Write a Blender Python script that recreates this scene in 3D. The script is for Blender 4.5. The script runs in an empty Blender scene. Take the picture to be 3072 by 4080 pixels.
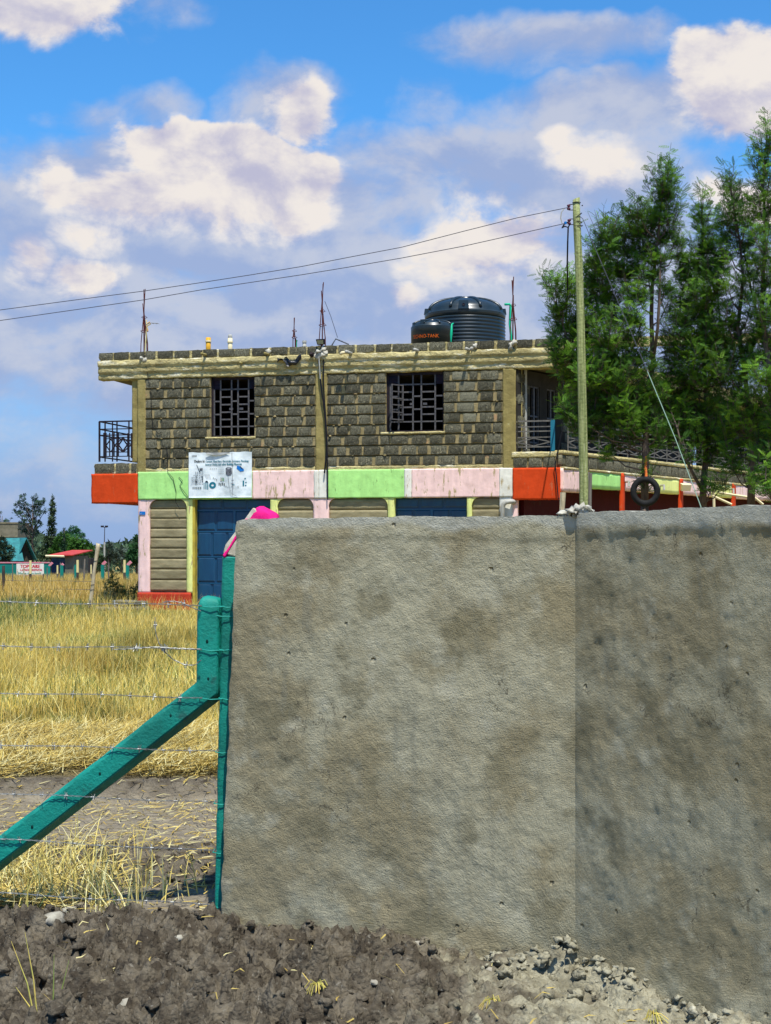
import bpy, math, random
import numpy as np
from mathutils import Vector, Matrix
random.seed(7); RNG = np.random.default_rng(11)
SC = bpy.context.scene
COL = SC.collection
R = math.radians

# ------------------------------------------------------------------ camera
EYE, F, CX, HY = 1.6, 5900.0, 1536.0, 2170.0
cam = bpy.data.cameras.new('camera'); cam_o = bpy.data.objects.new('camera', cam); COL.objects.link(cam_o)
cam.sensor_fit = 'AUTO'; cam.sensor_width = 36.0; cam.lens = F / 4080 * 36.0
cam.shift_y = 130 / 4080.0
cam.clip_start = 0.1; cam.clip_end = 3000
cam_o.location = (0, 0, EYE); cam_o.rotation_euler = (R(90), 0, 0)
SC.camera = cam_o

# ------------------------------------------------------------------ exposure
SC.view_settings.view_transform = 'Standard'
SC.view_settings.look = 'None'
SC.view_settings.gamma = 1.0
SC.view_settings.use_curve_mapping = False
SC.view_settings.exposure = 0.5
SC.cycles.max_bounces = 6; SC.cycles.diffuse_bounces = 3; SC.cycles.transparent_max_bounces = 4

# ------------------------------------------------------------------ sun
SUN_EL, SUN_AZ = R(67), R(15)
SUN = Vector((math.sin(SUN_AZ) * math.cos(SUN_EL), -math.cos(SUN_AZ) * math.cos(SUN_EL), math.sin(SUN_EL)))
sl = bpy.data.lights.new('sun', 'SUN'); sl.energy = 4.6; sl.angle = R(0.5); sl.color = (1.0, 0.96, 0.88)
so = bpy.data.objects.new('sun', sl); COL.objects.link(so)
so.rotation_euler = (-SUN).to_track_quat('-Z', 'Y').to_euler(); so.location = (5, -10, 30)

# ------------------------------------------------------------------ node expression helper
class NT:
    def __init__(s, tree): s.t = tree; s.n = tree.nodes; s.l = tree.links
    def put(s, sock, v):
        if isinstance(v, bpy.types.NodeSocket): s.l.new(v, sock)
        elif v is not None:
            try: sock.default_value = v
            except Exception: sock.default_value = (*v, 1.0) if len(v) == 3 else v
    def m(s, op, a, b=None, c=None, clamp=False):
        n = s.n.new('ShaderNodeMath'); n.operation = op; n.use_clamp = clamp
        s.put(n.inputs[0], a); s.put(n.inputs[1], b); s.put(n.inputs[2], c); return n.outputs[0]
    def vm(s, op, a, b=None, scale=None):
        n = s.n.new('ShaderNodeVectorMath'); n.operation = op
        s.put(n.inputs[0], a); s.put(n.inputs[1], b)
        if scale is not None: s.put(n.inputs['Scale'], scale)
        return n.outputs['Value'] if op in ('DOT_PRODUCT', 'LENGTH') else n.outputs['Vector']
    def xyz(s, v):
        n = s.n.new('ShaderNodeSeparateXYZ'); s.put(n.inputs[0], v); return n.outputs
    def cxyz(s, x, y, z):
        n = s.n.new('ShaderNodeCombineXYZ'); s.put(n.inputs[0], x); s.put(n.inputs[1], y); s.put(n.inputs[2], z); return n.outputs[0]
    def noise(s, vec, scale, detail=4, rough=.55, dist=0.0):
        n = s.n.new('ShaderNodeTexNoise'); s.put(n.inputs['Vector'], vec)
        n.inputs['Scale'].default_value = scale; n.inputs['Detail'].default_value = detail
        n.inputs['Roughness'].default_value = rough; n.inputs['Distortion'].default_value = dist
        return n.outputs['Fac']
    def voro(s, vec, scale, feature='F1', rnd=1.0):
        n = s.n.new('ShaderNodeTexVoronoi'); n.feature = feature; s.put(n.inputs['Vector'], vec)
        n.inputs['Scale'].default_value = scale; n.inputs['Randomness'].default_value = rnd
        return n.outputs['Distance']
    def ss(s, v, a, b, lo=0.0, hi=1.0):
        n = s.n.new('ShaderNodeMapRange'); n.interpolation_type = 'SMOOTHSTEP'
        s.put(n.inputs['Value'], v); n.inputs['From Min'].default_value = a; n.inputs['From Max'].default_value = b
        n.inputs['To Min'].default_value = lo; n.inputs['To Max'].default_value = hi; return n.outputs[0]
    def mix(s, f, a, b, mode='MIX'):
        n = s.n.new('ShaderNodeMix'); n.data_type = 'RGBA'; n.blend_type = mode
        s.put(n.inputs[0], f); s.put(n.inputs[6], a); s.put(n.inputs[7], b); return n.outputs[2]

# ------------------------------------------------------------------ sky
world = bpy.data.worlds.new('World'); SC.world = world; world.use_nodes = True
wt = NT(world.node_tree); wt.n.clear()
sky = wt.n.new('ShaderNodeTexSky'); sky.sky_type = 'NISHITA'; sky.sun_disc = False
sky.sun_elevation = SUN_EL; sky.sun_rotation = math.atan2(SUN.x, SUN.y)
sky.altitude = 1500; sky.air_density = 1.0; sky.dust_density = 0.6; sky.ozone_density = 1.6
tc = wt.n.new('ShaderNodeTexCoord'); D = tc.outputs['Generated']
dx, dy, dz = wt.xyz(D)
az = wt.m('ARCTAN2', dx, dy); el = wt.m('ARCSINE', dz)
warp = wt.noise(D, 22, 3, .6)
warp2 = wt.noise(wt.vm('ADD', D, (3.1, 1.7, .4)), 22, 3, .6)
azw = wt.m('ADD', az, wt.m('MULTIPLY', wt.m('SUBTRACT', warp, .5), .045))
elw = wt.m('ADD', el, wt.m('MULTIPLY', wt.m('SUBTRACT', warp2, .5), .03))
def blob(px, py, rx, ry, w, aa=None, ee=None):
    # px, py, rx, ry in 1666-px-wide picture units: the cloud's bearing and height
    k = 3072 / 1666.0
    u0 = math.atan((px * k - CX) / F); v0 = math.atan((HY - py * k) / F)
    a = wt.m('DIVIDE', wt.m('SUBTRACT', azw, u0), rx * k / F); b = wt.m('DIVIDE', wt.m('SUBTRACT', elw, v0), ry * k / F)
    b = wt.m('MULTIPLY', b, wt.m('MULTIPLY_ADD', wt.m('GREATER_THAN', b, 0.0), .55, .72))      # crisp above, fading below
    r = wt.m('ADD', wt.m('MULTIPLY', a, a), wt.m('MULTIPLY', b, b))
    return wt.m('MULTIPLY', wt.m('SUBTRACT', 1.0, r), w)
def allmax(l):
    o = l[0]
    for x in l[1:]: o = wt.m('MAXIMUM', o, x)
    return o
bright = [(110, 20, 260, 75, 1.3), (450, 335, 220, 95, 1.7), (620, 375, 150, 75, 1.3), (350, 345, 95, 75, 1.3), (125, 412, 100, 52, 1.1), (270, 425, 170, 75, 1.1), (480, 420, 260, 80, 1.1), (1590, 165, 185, 135, 1.9), (1500, 230, 130, 70, .9),
          (1290, 335, 120, 62, .85), (1225, 300, 60, 40, .8), (1050, 515, 215, 100, 1.4), (1010, 450, 110, 60, 1.0), (190, 600, 110, 55, 1.1), (60, 565, 70, 55, .9), (1620, 440, 140, 90, 1.0), (660, 455, 110, 55, 1.0),
          (870, 630, 60, 45, .8), (650, 215, 100, 75, .75), (200, 505, 110, 45, .8), (1010, 440, 110, 50, .9)]
soft = [(370, 20, 110, 50, .6), (600, 195, 150, 90, .8), (350, 235, 90, 50, .45), (210, 275, 110, 45, .4), (430, 450, 560, 190, 1.6), (150, 520, 420, 170, 1.1), (900, 420, 420, 150, .9), (1180, 85, 300, 65, .8),
        (1380, 225, 400, 95, 1.3), (1120, 350, 480, 130, 1.1), (930, 220, 90, 75, .5), (820, 640, 1700, 330, 1.15), (1400, 400, 350, 90, .6), (300, 720, 900, 190, .9), (150, 980, 900, 160, .35)]
Bf = allmax([blob(*b) for b in bright]); Sf = allmax([blob(*b) for b in soft])
ns = wt.vm('MULTIPLY', D, (1, 1, 1.5))
n1 = wt.noise(ns, 13, 12, .60, .2)
n2 = wt.noise(wt.vm('ADD', ns, (.010, 0, .020)), 13, 5, .5, .25)
nb = wt.m('SUBTRACT', n1, .5)
away = wt.m('MAXIMUM', wt.ss(wt.m('ABSOLUTE', az), .30, .42), wt.ss(el, .42, .55))
gen = wt.m('MULTIPLY', wt.m('ADD', wt.m('MULTIPLY', wt.m('SUBTRACT', wt.noise(ns, 3.2, 5, .6), .52), 6.0), 0.0), away)
gen = wt.m('SUBTRACT', gen, wt.m('MULTIPLY', wt.m('SUBTRACT', 1.0, away), 4.0))
dens = wt.m('MAXIMUM', wt.m('MAXIMUM', wt.m('MULTIPLY', Bf, 1.3), wt.m('MULTIPLY', Sf, .8)), gen)
dB = wt.m('ADD', Bf, wt.m('MULTIPLY', nb, 3.2))
cb = wt.ss(dB, .20, .92)                                           # crisp bright cumulus
cs = wt.m('MULTIPLY', wt.ss(wt.m('ADD', Sf, wt.m('MULTIPLY', nb, 2.2)), -.15, .95), .93)   # thin lilac cloud
cg = wt.ss(wt.m('ADD', gen, nb), .1, .9)
mask = wt.m('MAXIMUM', wt.m('MAXIMUM', cb, cs), cg)
lit = wt.m('MULTIPLY_ADD', wt.m('SUBTRACT', n1, n2), 4.5, .5)
lit = wt.m('ADD', lit, wt.m('MULTIPLY', cb, .25))
lit = wt.ss(lit, -.05, 1.1)
STR = 0.15
def c3(r, g, b): return (r / STR, g / STR, b / STR, 1)
white = wt.mix(lit, c3(.36, .36, .47), c3(.62, .58, .55))
lilac = wt.mix(lit, c3(.25, .31, .475), c3(.39, .415, .50))
ccol = wt.mix(wt.m('MULTIPLY', wt.m('MAXIMUM', cb, wt.m('MULTIPLY', cg, .7)), 1.0), lilac, white)
hsv = wt.n.new('ShaderNodeHueSaturation'); hsv.inputs['Saturation'].default_value = 1.12; hsv.inputs['Value'].default_value = 1.0
wt.put(hsv.inputs['Color'], sky.outputs[0])
tint = wt.mix(1.0, hsv.outputs[0], (.40, .80, 1.0, 1), 'MULTIPLY')
hz = wt.ss(el, .0, .24, .92, 0.0)
base = wt.mix(hz, tint, c3(.19, .255, .47))
final = wt.mix(mask, base, ccol)
bg = wt.n.new('ShaderNodeBackground'); wt.put(bg.inputs['Color'], final); bg.inputs['Strength'].default_value = STR
wo = wt.n.new('ShaderNodeOutputWorld'); wt.l.new(bg.outputs[0], wo.inputs['Surface'])

# ------------------------------------------------------------------ mapping helpers (photo bearing -> real point at a given distance)
def P(px, py, Y): return Vector(((px - CX) / F * Y, Y, EYE - (py - HY) / F * Y))
def X(px, Y): return (px - CX) / F * Y
def Z(py, Y): return EYE - (py - HY) / F * Y

# ------------------------------------------------------------------ numpy noise
def _h(ix, iy, iz, seed=0):
    a = (ix.astype(np.int64) * 374761393 + iy.astype(np.int64) * 668265263 + iz.astype(np.int64) * 2147483647 + seed * 1274126177) & 0xFFFFFFFF
    a = ((a ^ (a >> 13)) * 1274126177) & 0xFFFFFFFF
    a = ((a ^ (a >> 16)) * 2246822519) & 0xFFFFFFFF
    return ((a ^ (a >> 15)) & 0xFFFFFF) / float(0xFFFFFF)
def vn(x, y, z=None, seed=0):
    x = np.asarray(x, float); y = np.asarray(y, float); z = np.zeros_like(x) if z is None else np.asarray(z, float)
    fx, fy, fz = np.floor(x), np.floor(y), np.floor(z)
    u, v, w = x - fx, y - fy, z - fz
    u = u * u * (3 - 2 * u); v = v * v * (3 - 2 * v); w = w * w * (3 - 2 * w)
    r = 0
    for i in (0, 1):
        for j in (0, 1):
            for k in (0, 1):
                r = r + _h(fx + i, fy + j, fz + k, seed) * (u if i else 1 - u) * (v if j else 1 - v) * (w if k else 1 - w)
    return r * 2 - 1
def fbm(x, y, z=None, o=4, g=.5, seed=0):
    r = 0; a = 1; t = 0
    for i in range(o):
        zz = None if z is None else z * 2 ** i
        r = r + a * vn(x * 2 ** i, y * 2 ** i, zz, seed + i * 17); t += a; a *= g
    return r / t
def worley(x, y, seed=0):
    fx, fy = np.floor(x), np.floor(y); best = np.full(x.shape, 9.0); val = np.zeros(x.shape); z = np.zeros_like(fx)
    for i in (-1, 0, 1):
        for j in (-1, 0, 1):
            cx, cy = fx + i, fy + j
            px = cx + _h(cx, cy, z, seed); py = cy + _h(cx, cy, z, seed + 5)
            d = np.hypot(x - px, y - py); mk = d < best
            best = np.where(mk, d, best); val = np.where(mk, _h(cx, cy, z, seed + 9), val)
    return best, val

# ------------------------------------------------------------------ materials
MATS = {}
def mk(name, c1, c2=None, scale=4.0, c3_=None, scale3=9.0, lim3=(.6, .7), rough=.9, bump=0.0, bscale=40.0, bdetail=5, stretch=None, obj_rand=0.0, metallic=0.0, coord='Object',
       bdist=.01, voro=False, spec=.12, contrast=(.35, .65), attr=None, transl=0.0, cracks=False):
    if name in MATS: return MATS[name]
    m = bpy.data.materials.new(name); m.use_nodes = True; t = NT(m.node_tree)
    bs = t.n['Principled BSDF']; bs.inputs['Roughness'].default_value = rough; bs.inputs['Metallic'].default_value = metallic
    bs.inputs['Specular IOR Level'].default_value = spec
    if coord == 'World':
        g = t.n.new('ShaderNodeNewGeometry'); v = g.outputs['Position']
    else:
        v = t.n.new('ShaderNodeTexCoord').outputs[coord]
    if obj_rand or coord == 'Object':
        oi = t.n.new('ShaderNodeObjectInfo')
        v = t.vm('ADD', v, t.cxyz(t.m('MULTIPLY', oi.outputs['Random'], 31.7), t.m('MULTIPLY', oi.outputs['Random'], 17.3), 0.0))
    if stretch: v2 = t.vm('MULTIPLY', v, stretch)
    else: v2 = v
    col = (*c1, 1)
    if attr:
        a = t.n.new('ShaderNodeAttribute'); a.attribute_name = attr; col = a.outputs['Color']
    if c2: col = t.mix(t.ss(t.noise(v2, scale, 6, .6), *contrast), col, (*c2, 1))
    if c3_: col = t.mix(t.ss(t.noise(t.vm('ADD', v2, (7.7, 3.3, 1.1)), scale3, 7, .65), *lim3), col, (*c3_, 1))
    if cracks:
        cr = t.m('ABSOLUTE', t.m('SUBTRACT', t.noise(t.vm('MULTIPLY', v, (.6, 1, 3.0)), 1.7, 7, .62, .6), .5))
        col = t.mix(t.ss(cr, .014, .004, 0, .75), col, tuple(x * .32 for x in c1) + (1,))
    if obj_rand:
        f = t.m('MULTIPLY_ADD', t.m('SUBTRACT', oi.outputs['Random'], .5), 2 * obj_rand, 1.0)
        col = t.mix(1.0, col, t.cxyz(f, f, f), 'MULTIPLY')
    t.put(bs.inputs['Base Color'], col)
    if bump:
        h = t.noise(v, bscale, bdetail, .65)
        if voro: h = t.m('ADD', h, t.m('MULTIPLY', t.voro(v, bscale * .5), -.7))
        b = t.n.new('ShaderNodeBump'); b.inputs['Strength'].default_value = bump; b.inputs['Distance'].default_value = bdist
        t.put(b.inputs['Height'], h); t.put(bs.inputs['Normal'], b.outputs[0])
    if transl:
        tr = t.n.new('ShaderNodeBsdfTranslucent'); t.put(tr.inputs['Color'], col)
        mx = t.n.new('ShaderNodeMixShader'); mx.inputs[0].default_value = transl
        t.l.new(bs.outputs[0], mx.inputs[1]); t.l.new(tr.outputs[0], mx.inputs[2])
        t.l.new(mx.outputs[0], t.n['Material Output'].inputs['Surface'])
    MATS[name] = m; return m

concrete = mk('raw_concrete', (.58, .50, .24), (.36, .30, .135), 3.2, (.72, .68, .50), 4, (.54, .66), bump=.9, bscale=16, bdist=.05, stretch=(.45, 1, 2.2), cracks=True)
pillar_m = mk('pillar_concrete', (.33, .27, .10), (.235, .19, .07), 3, (.44, .39, .2), 6, (.62, .74), bump=.6, bscale=25, bdist=.02)
stone_m = mk('dark_building_stone', (.070, .066, .045), (.165, .158, .110), 7, (.36, .32, .20), 5, (.575, .66), bump=1.0, bscale=24, bdist=.02, stretch=(1.6, 1, .35), obj_rand=.38)
stone_pale = mk('pale_building_stone', (.26, .25, .17), (.17, .165, .12), 9, bump=1.0, bscale=34, bdist=.02, obj_rand=.2, stretch=(1.6, 1, .4))
mortar_m = mk('joint_mortar', (.36, .29, .15), (.26, .21, .10), 5, (.46, .28, .15), 3, (.60, .72), bump=.8, bscale=40, bdist=.02)
joint_dark = mk('bed_joint_mortar', (.14, .12, .07), (.22, .19, .10), 6, bump=.8, bscale=30, bdist=.02)
dress_m = mk('dressed_stone', (.30, .26, .15), (.21, .18, .10), 5, (.34, .27, .15), 9, (.56, .72), bump=.5, bscale=30, bdist=.012, stretch=(.6, 1, 2.2), obj_rand=.14)
def paint(name, c, wear=(.42, .33, .18), lim=(.60, .66), s=5, c2=None):
    return mk(name, c, c2 or tuple(x * .86 for x in c), 3, wear, s, lim, rough=.75, bump=.35, bscale=18, bdist=.012, stretch=(2.2, 1, .55))
green_p = paint('mint_green_paint', (.43, .80, .25), wear=(.20, .36, .11), lim=(.61, .67))
pink_p = paint('pale_pink_paint', (.90, .63, .58), lim=(.565, .65))
white_p = paint('white_paint', (.78, .76, .66), lim=(.56, .66))
red_p = paint('orange_red_paint', (.62, .060, .010), wear=(.5, .12, .05), lim=(.60, .70))
yel_p = paint('pale_yellow_paint', (.78, .82, .28), lim=(.60, .66))
plinth_p = paint('red_plinth_paint', (.46, .045, .02), wear=(.30, .07, .03), lim=(.55, .68))
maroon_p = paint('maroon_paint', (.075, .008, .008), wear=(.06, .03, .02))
blue_d = mk('blue_door_paint', (.003, .055, .125), (.002, .040, .10), 2.5, (.25, .35, .42), 26, (.735, .76), rough=.42, stretch=(3, 1, .7), bump=.1, bscale=8, spec=.5)
blue_rib = mk('blue_door_rib', (.004, .07, .15), rough=.4, spec=.5)
iron = mk('painted_iron', (.012, .012, .022), (.03, .02, .02), 9, rough=.6)
grille_m = mk('grey_iron', (.075, .075, .085), (.13, .12, .115), 20, rough=.55, metallic=.2)
rail_m = mk('grey_railing', (.17, .16, .14), (.10, .095, .09), 12, rough=.6)
teal_rail = mk('blue_rail_post', (.02, .16, .24), rough=.6)
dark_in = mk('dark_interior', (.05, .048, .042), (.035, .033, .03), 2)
rebar_m = mk('rusty_rebar', (.12, .028, .022), (.07, .02, .02), 20, rough=.8)
tank_m = mk('black_tank_plastic', (.010, .020, .026), (.016, .028, .034), 3, rough=.33, spec=.5, bump=.08, bscale=5)
orange_t = mk('orange_print', (1.0, .20, .02), rough=.6)
greenpipe = mk('green_pipe', (.01, .42, .22), rough=.45)
pvc_m = mk('grey_pvc', (.42, .42, .38), (.34, .33, .28), 8, rough=.5)
ypipe = mk('ochre_pipe', (.62, .34, .03), (.5, .26, .03), 6, rough=.5)
cream_m = mk('cream_plastic', (.72, .62, .38), rough=.5)
cable_m = mk('black_cable', (.012, .012, .016), rough=.6)
wire_m = mk('power_wire', (.07, .07, .09), rough=.5)
vinyl = mk('white_vinyl', (.80, .86, .86), (.58, .65, .66), 3, (.45, .5, .5), 6, (.68, .8), rough=.5, bump=.3, bscale=3, bdist=.03)
print_d = mk('dark_print', (.03, .05, .06), rough=.7)
print_g = mk('grey_print', (.16, .17, .20), (.06, .07, .08), 30, rough=.7)
print_t = mk('teal_print', (.01, .16, .22), rough=.7)
print_b = mk('blue_print', (.01, .16, .50), rough=.7)
teal_m = mk('teal_post_paint', (.001, .235, .18), (.001, .15, .115), 5, (.01, .10, .08), 9, (.60, .72), rough=.62, bump=.8, bscale=55, bdist=.006, spec=.35)
pink_m = mk('magenta_paint', (.80, .012, .22), (.60, .01, .15), 18, rough=.7, bump=.8, bscale=60, bdist=.006)
postwhite = mk('post_white', (.55, .52, .42), (.4, .36, .28), 30, rough=.8, bump=.6, bscale=60, bdist=.005)
galv = mk('galvanised_wire', (.30, .31, .30), (.18, .18, .17), 60, rough=.45, metallic=.4)
galv_t = mk('teal_splashed_wire', (.02, .32, .26), rough=.5)
wood_pole = mk('weathered_pole', (.33, .36, .15), (.17, .20, .075), 7, (.48, .48, .30), 9, (.56, .68), bump=1.0, bscale=22, bdist=.03, stretch=(4, 4, .16))
wood_g = mk('grey_post_wood', (.20, .18, .15), (.12, .10, .08), 8, bump=.6, bscale=20, stretch=(4, 4, .3), obj_rand=.2)
wood_b = mk('pale_post_wood', (.55, .46, .30), (.36, .30, .19), 8, (.10, .07, .05), 12, (.66, .72), bump=.6, bscale=20, stretch=(3, 3, .5))
creamtop = mk('cream_post_top', (.70, .60, .28), rough=.8)
bark = mk('dark_bark', (.075, .055, .045), (.13, .10, .08), 10, bump=.8, bscale=20, stretch=(3, 3, .4))
rubber = mk('tyre_rubber', (.012, .012, .012), (.02, .02, .02), 10, rough=.75)
leaf_m = mk('feathery_leaf', (1, 1, 1), attr='Col', rough=.6, transl=.30, spec=.12)
leaf_far = mk('far_leaf', (1, 1, 1), attr='Col', rough=.7, transl=.2)
grass_m = mk('dry_grass_blade', (1, 1, 1), attr='Col', rough=.8, transl=.25, spec=.15)
roof_r = mk('red_sheet_roof', (.52, .055, .035), (.38, .04, .03), 3, rough=.5)
roof_t = mk('teal_sheet_roof', (.04, .22, .22), (.03, .14, .15), 3, rough=.5)
block_far = mk('grey_block_far', (.20, .18, .13), (.14, .13, .09), 3, bump=.4, bscale=6)
wood_dark = mk('dark_timber_wall', (.05, .045, .035), (.08, .065, .05), 4)
teal_far = mk('far_teal_paint', (.01, .22, .17), (.01, .16, .13), 2)
flag_st = mk('grey_slab_stone', (.17, .16, .12), (.11, .10, .08), 6, bump=.7, bscale=20)
shell_m = mk('plaster_dull', (.22, .20, .13), (.16, .14, .1), 3)

# ------------------------------------------------------------------ mesh building
def add_mesh(name, verts, faces, mat=None, parent=None, smooth=False, cols=None, loc=None):
    me = bpy.data.meshes.new(name)
    verts = np.asarray(verts, dtype=np.float32).reshape(-1, 3)
    if isinstance(faces, np.ndarray):
        k = faces.shape[1]; nf = len(faces)
        me.vertices.add(len(verts)); me.vertices.foreach_set('co', verts.ravel())
        me.loops.add(nf * k); me.loops.foreach_set('vertex_index', faces.astype(np.int32).ravel())
        me.polygons.add(nf); me.polygons.foreach_set('loop_start', np.arange(0, nf * k, k, dtype=np.int32))
        try: me.polygons.foreach_set('loop_total', np.full(nf, k, dtype=np.int32))
        except Exception: pass
        me.update(calc_edges=True)
    else:
        me.from_pydata([tuple(v) for v in verts], [], faces); me.update()
    if cols is not None:
        ca = me.color_attributes.new('Col', 'FLOAT_COLOR', 'POINT')
        c = np.ones((len(verts), 4), np.float32); c[:, :3] = cols; ca.data.foreach_set('color', c.ravel())
    if mat:
        for mm in (mat if isinstance(mat, (list, tuple)) else [mat]): me.materials.append(mm)
    if smooth: me.polygons.foreach_set('use_smooth', np.ones(len(me.polygons), bool))
    o = bpy.data.objects.new(name, me); COL.objects.link(o)
    if parent: o.parent = parent
    if loc is not None: o.location = loc
    return o

def tag(o, label=None, cat=None, group=None, kind=None):
    if label: o['label'] = label
    if cat: o['category'] = cat
    if group: o['group'] = group
    if kind: o['kind'] = kind
    return o
def empty(name, loc=(0, 0, 0), rz=0, label=None, cat=None, group=None):
    o = bpy.data.objects.new(name, None); COL.objects.link(o); o.location = loc; o.rotation_euler = (0, 0, rz)
    o.empty_display_size = .2
    return tag(o, label, cat, group)

class MB:
    def __init__(s): s.v = []; s.f = []; s.mi = []
    def add(s, vs, fs, mi=0):
        b = len(s.v); s.v += [tuple(v) for v in vs]; s.f += [tuple(i + b for i in f) for f in fs]; s.mi += [mi] * len(fs); return s
    def box(s, x0, x1, y0, y1, z0, z1, mi=0):
        vs = [(x, y, z) for x in (x0, x1) for y in (y0, y1) for z in (z0, z1)]
        return s.add(vs, [(0, 1, 3, 2), (4, 6, 7, 5), (0, 4, 5, 1), (2, 3, 7, 6), (0, 2, 6, 4), (1, 5, 7, 3)], mi)
    def tube(s, pts, r, n=6, mi=0, caps=True):
        pts = [Vector(p) for p in pts]; rs = r if isinstance(r, (list, tuple)) else [r] * len(pts)
        vs = []; up = None
        for i, p in enumerate(pts):
            d = (pts[min(i + 1, len(pts) - 1)] - pts[max(i - 1, 0)]).normalized()
            if up is None or abs(d.dot(up)) > .98: up = Vector((0, 0, 1)) if abs(d.z) < .9 else Vector((1, 0, 0))
            a = d.cross(up).normalized(); b = a.cross(d).normalized(); up = b
            for k in range(n):
                t = 2 * math.pi * k / n; vs.append(p + (a * math.cos(t) + b * math.sin(t)) * rs[i])
        fs = [(i * n + k, i * n + (k + 1) % n, (i + 1) * n + (k + 1) % n, (i + 1) * n + k) for i in range(len(pts) - 1) for k in range(n)]
        if caps: fs += [tuple(reversed(range(n))), tuple(range((len(pts) - 1) * n, len(pts) * n))]
        return s.add(vs, fs, mi)
    def bar(s, a, b, w, d=None, mi=0):   # rectangular bar in a facade plane (x,z), thickness d along y
        a = Vector(a); b = Vector(b); d = d or w; t = (b - a).normalized()
        n = t.cross(Vector((0, 1, 0)))
        if n.length < .01: n = Vector((1, 0, 0))
        n.normalize(); q = t.cross(n).normalized(); vs = []
        for p in (a, b):
            for i, j in ((-1, -1), (1, -1), (1, 1), (-1, 1)): vs.append(p + n * i * w / 2 + q * j * d / 2)
        return s.add(vs, [(0, 3, 2, 1), (4, 5, 6, 7), (0, 1, 5, 4), (1, 2, 6, 5), (2, 3, 7, 6), (3, 0, 4, 7)], mi)
    def lathe(s, prof, c=(0, 0, 0), n=24, mi=0):
        vs = [(c[0] + r * math.cos(2 * math.pi * k / n), c[1] + r * math.sin(2 * math.pi * k / n), c[2] + z) for r, z in prof for k in range(n)]
        fs = [(i * n + k, i * n + (k + 1) % n, (i + 1) * n + (k + 1) % n, (i + 1) * n + k) for i in range(len(prof) - 1) for k in range(n)]
        return s.add(vs, fs, mi)
    def plate(s, pts, y0, y1, mi=0):     # polygon in x,z extruded in y (y0 front)
        n = len(pts); vs = [(x, y0, z) for x, z in pts] + [(x, y1, z) for x, z in pts]
        fs = [tuple(range(n)), tuple(reversed(range(n, 2 * n)))] + [(i, n + i, n + (i + 1) % n, (i + 1) % n) for i in range(n)]
        return s.add(vs, fs, mi)
    def build(s, name, mat, parent=None, smooth=False, M=None):
        o = add_mesh(name, s.v, s.f, mat, parent, smooth)
        if isinstance(mat, (list, tuple)): o.data.polygons.foreach_set('material_index', s.mi)
        if M is not None: o.matrix_local = M
        return o

def fixn(o):
    import bmesh
    bm = bmesh.new(); bm.from_mesh(o.data); bmesh.ops.recalc_face_normals(bm, faces=bm.faces); bm.to_mesh(o.data); bm.free(); return o

def rough_box(x0, x1, y0, y1, z0, z1, res=.05, amp=.01, seed=0, freq=6.0, edge=None, prof=None):
    """box whose front face (y0) is a relief grid with uneven outline; returns verts, quads"""
    edge = amp if edge is None else edge
    nx = max(2, int((x1 - x0) / res) + 1); nz = max(2, int((z1 - z0) / res) + 1)
    gx, gz = np.meshgrid(np.linspace(x0, x1, nx), np.linspace(z0, z1, nz))
    gy = y0 + amp * fbm(gx * freq, gz * freq, None, 4, .6, seed)
    if prof is not None: gy = gy + prof(gx, gz)
    ex = np.zeros_like(gx); ez = np.zeros_like(gz)
    tx = (gx - x0) / (x1 - x0); tz = (gz - z0) / (z1 - z0)
    wob = lambda a, sd: fbm(a * freq * 1.3 + sd, a * 0 + sd, None, 4, .65, seed + 3)
    ez += np.where(tz > .999, wob(gx, 1.3) * edge, 0) + np.where(tz < .001, wob(gx, 5.1) * edge, 0)
    ex += np.where(tx > .999, wob(gz, 9.2) * edge, 0) + np.where(tx < .001, wob(gz, 4.4) * edge, 0)
    front = np.stack([gx + ex, gy, gz + ez], -1).reshape(-1, 3)
    back = front.copy(); back[:, 1] = y1
    idx = np.arange(nx * nz).reshape(nz, nx)
    q = np.stack([idx[:-1, :-1], idx[:-1, 1:], idx[1:, 1:], idx[1:, :-1]], -1).reshape(-1, 4)
    ring = np.concatenate([idx[0, :-1], idx[:-1, -1], idx[-1, :0:-1], idx[:0:-1, 0]])
    nb = len(front); bk = back[ring]; m = len(ring)
    bi = nb + np.arange(m); nxt = np.roll(np.arange(m), -1)
    side = np.stack([ring, bi, bi[nxt], ring[nxt]], -1)
    return np.concatenate([front, bk]), np.concatenate([q, side]), m, nb
def rbox(name, mat, parent, *a, M=None, **k):
    v, q, m, nb = rough_box(*a, **k)
    o = add_mesh(name, v, q, mat, parent)
    if M is not None: o.matrix_local = M
    return o

def text_mesh(body, size, extrude=.002, align='LEFT', space=1.0):
    cu = bpy.data.curves.new('lettering', 'FONT'); cu.body = body; cu.size = size; cu.extrude = extrude; cu.align_x = align; cu.resolution_u = 2
    cu.space_character = space
    ob = bpy.data.objects.new('lettering', cu); COL.objects.link(ob)
    me = bpy.data.meshes.new_from_object(ob); v = [tuple(x.co) for x in me.vertices]; f = [tuple(p.vertices) for p in me.polygons]
    bpy.data.objects.remove(ob); bpy.data.curves.remove(cu); bpy.data.meshes.remove(me)
    return np.array(v), f

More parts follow.
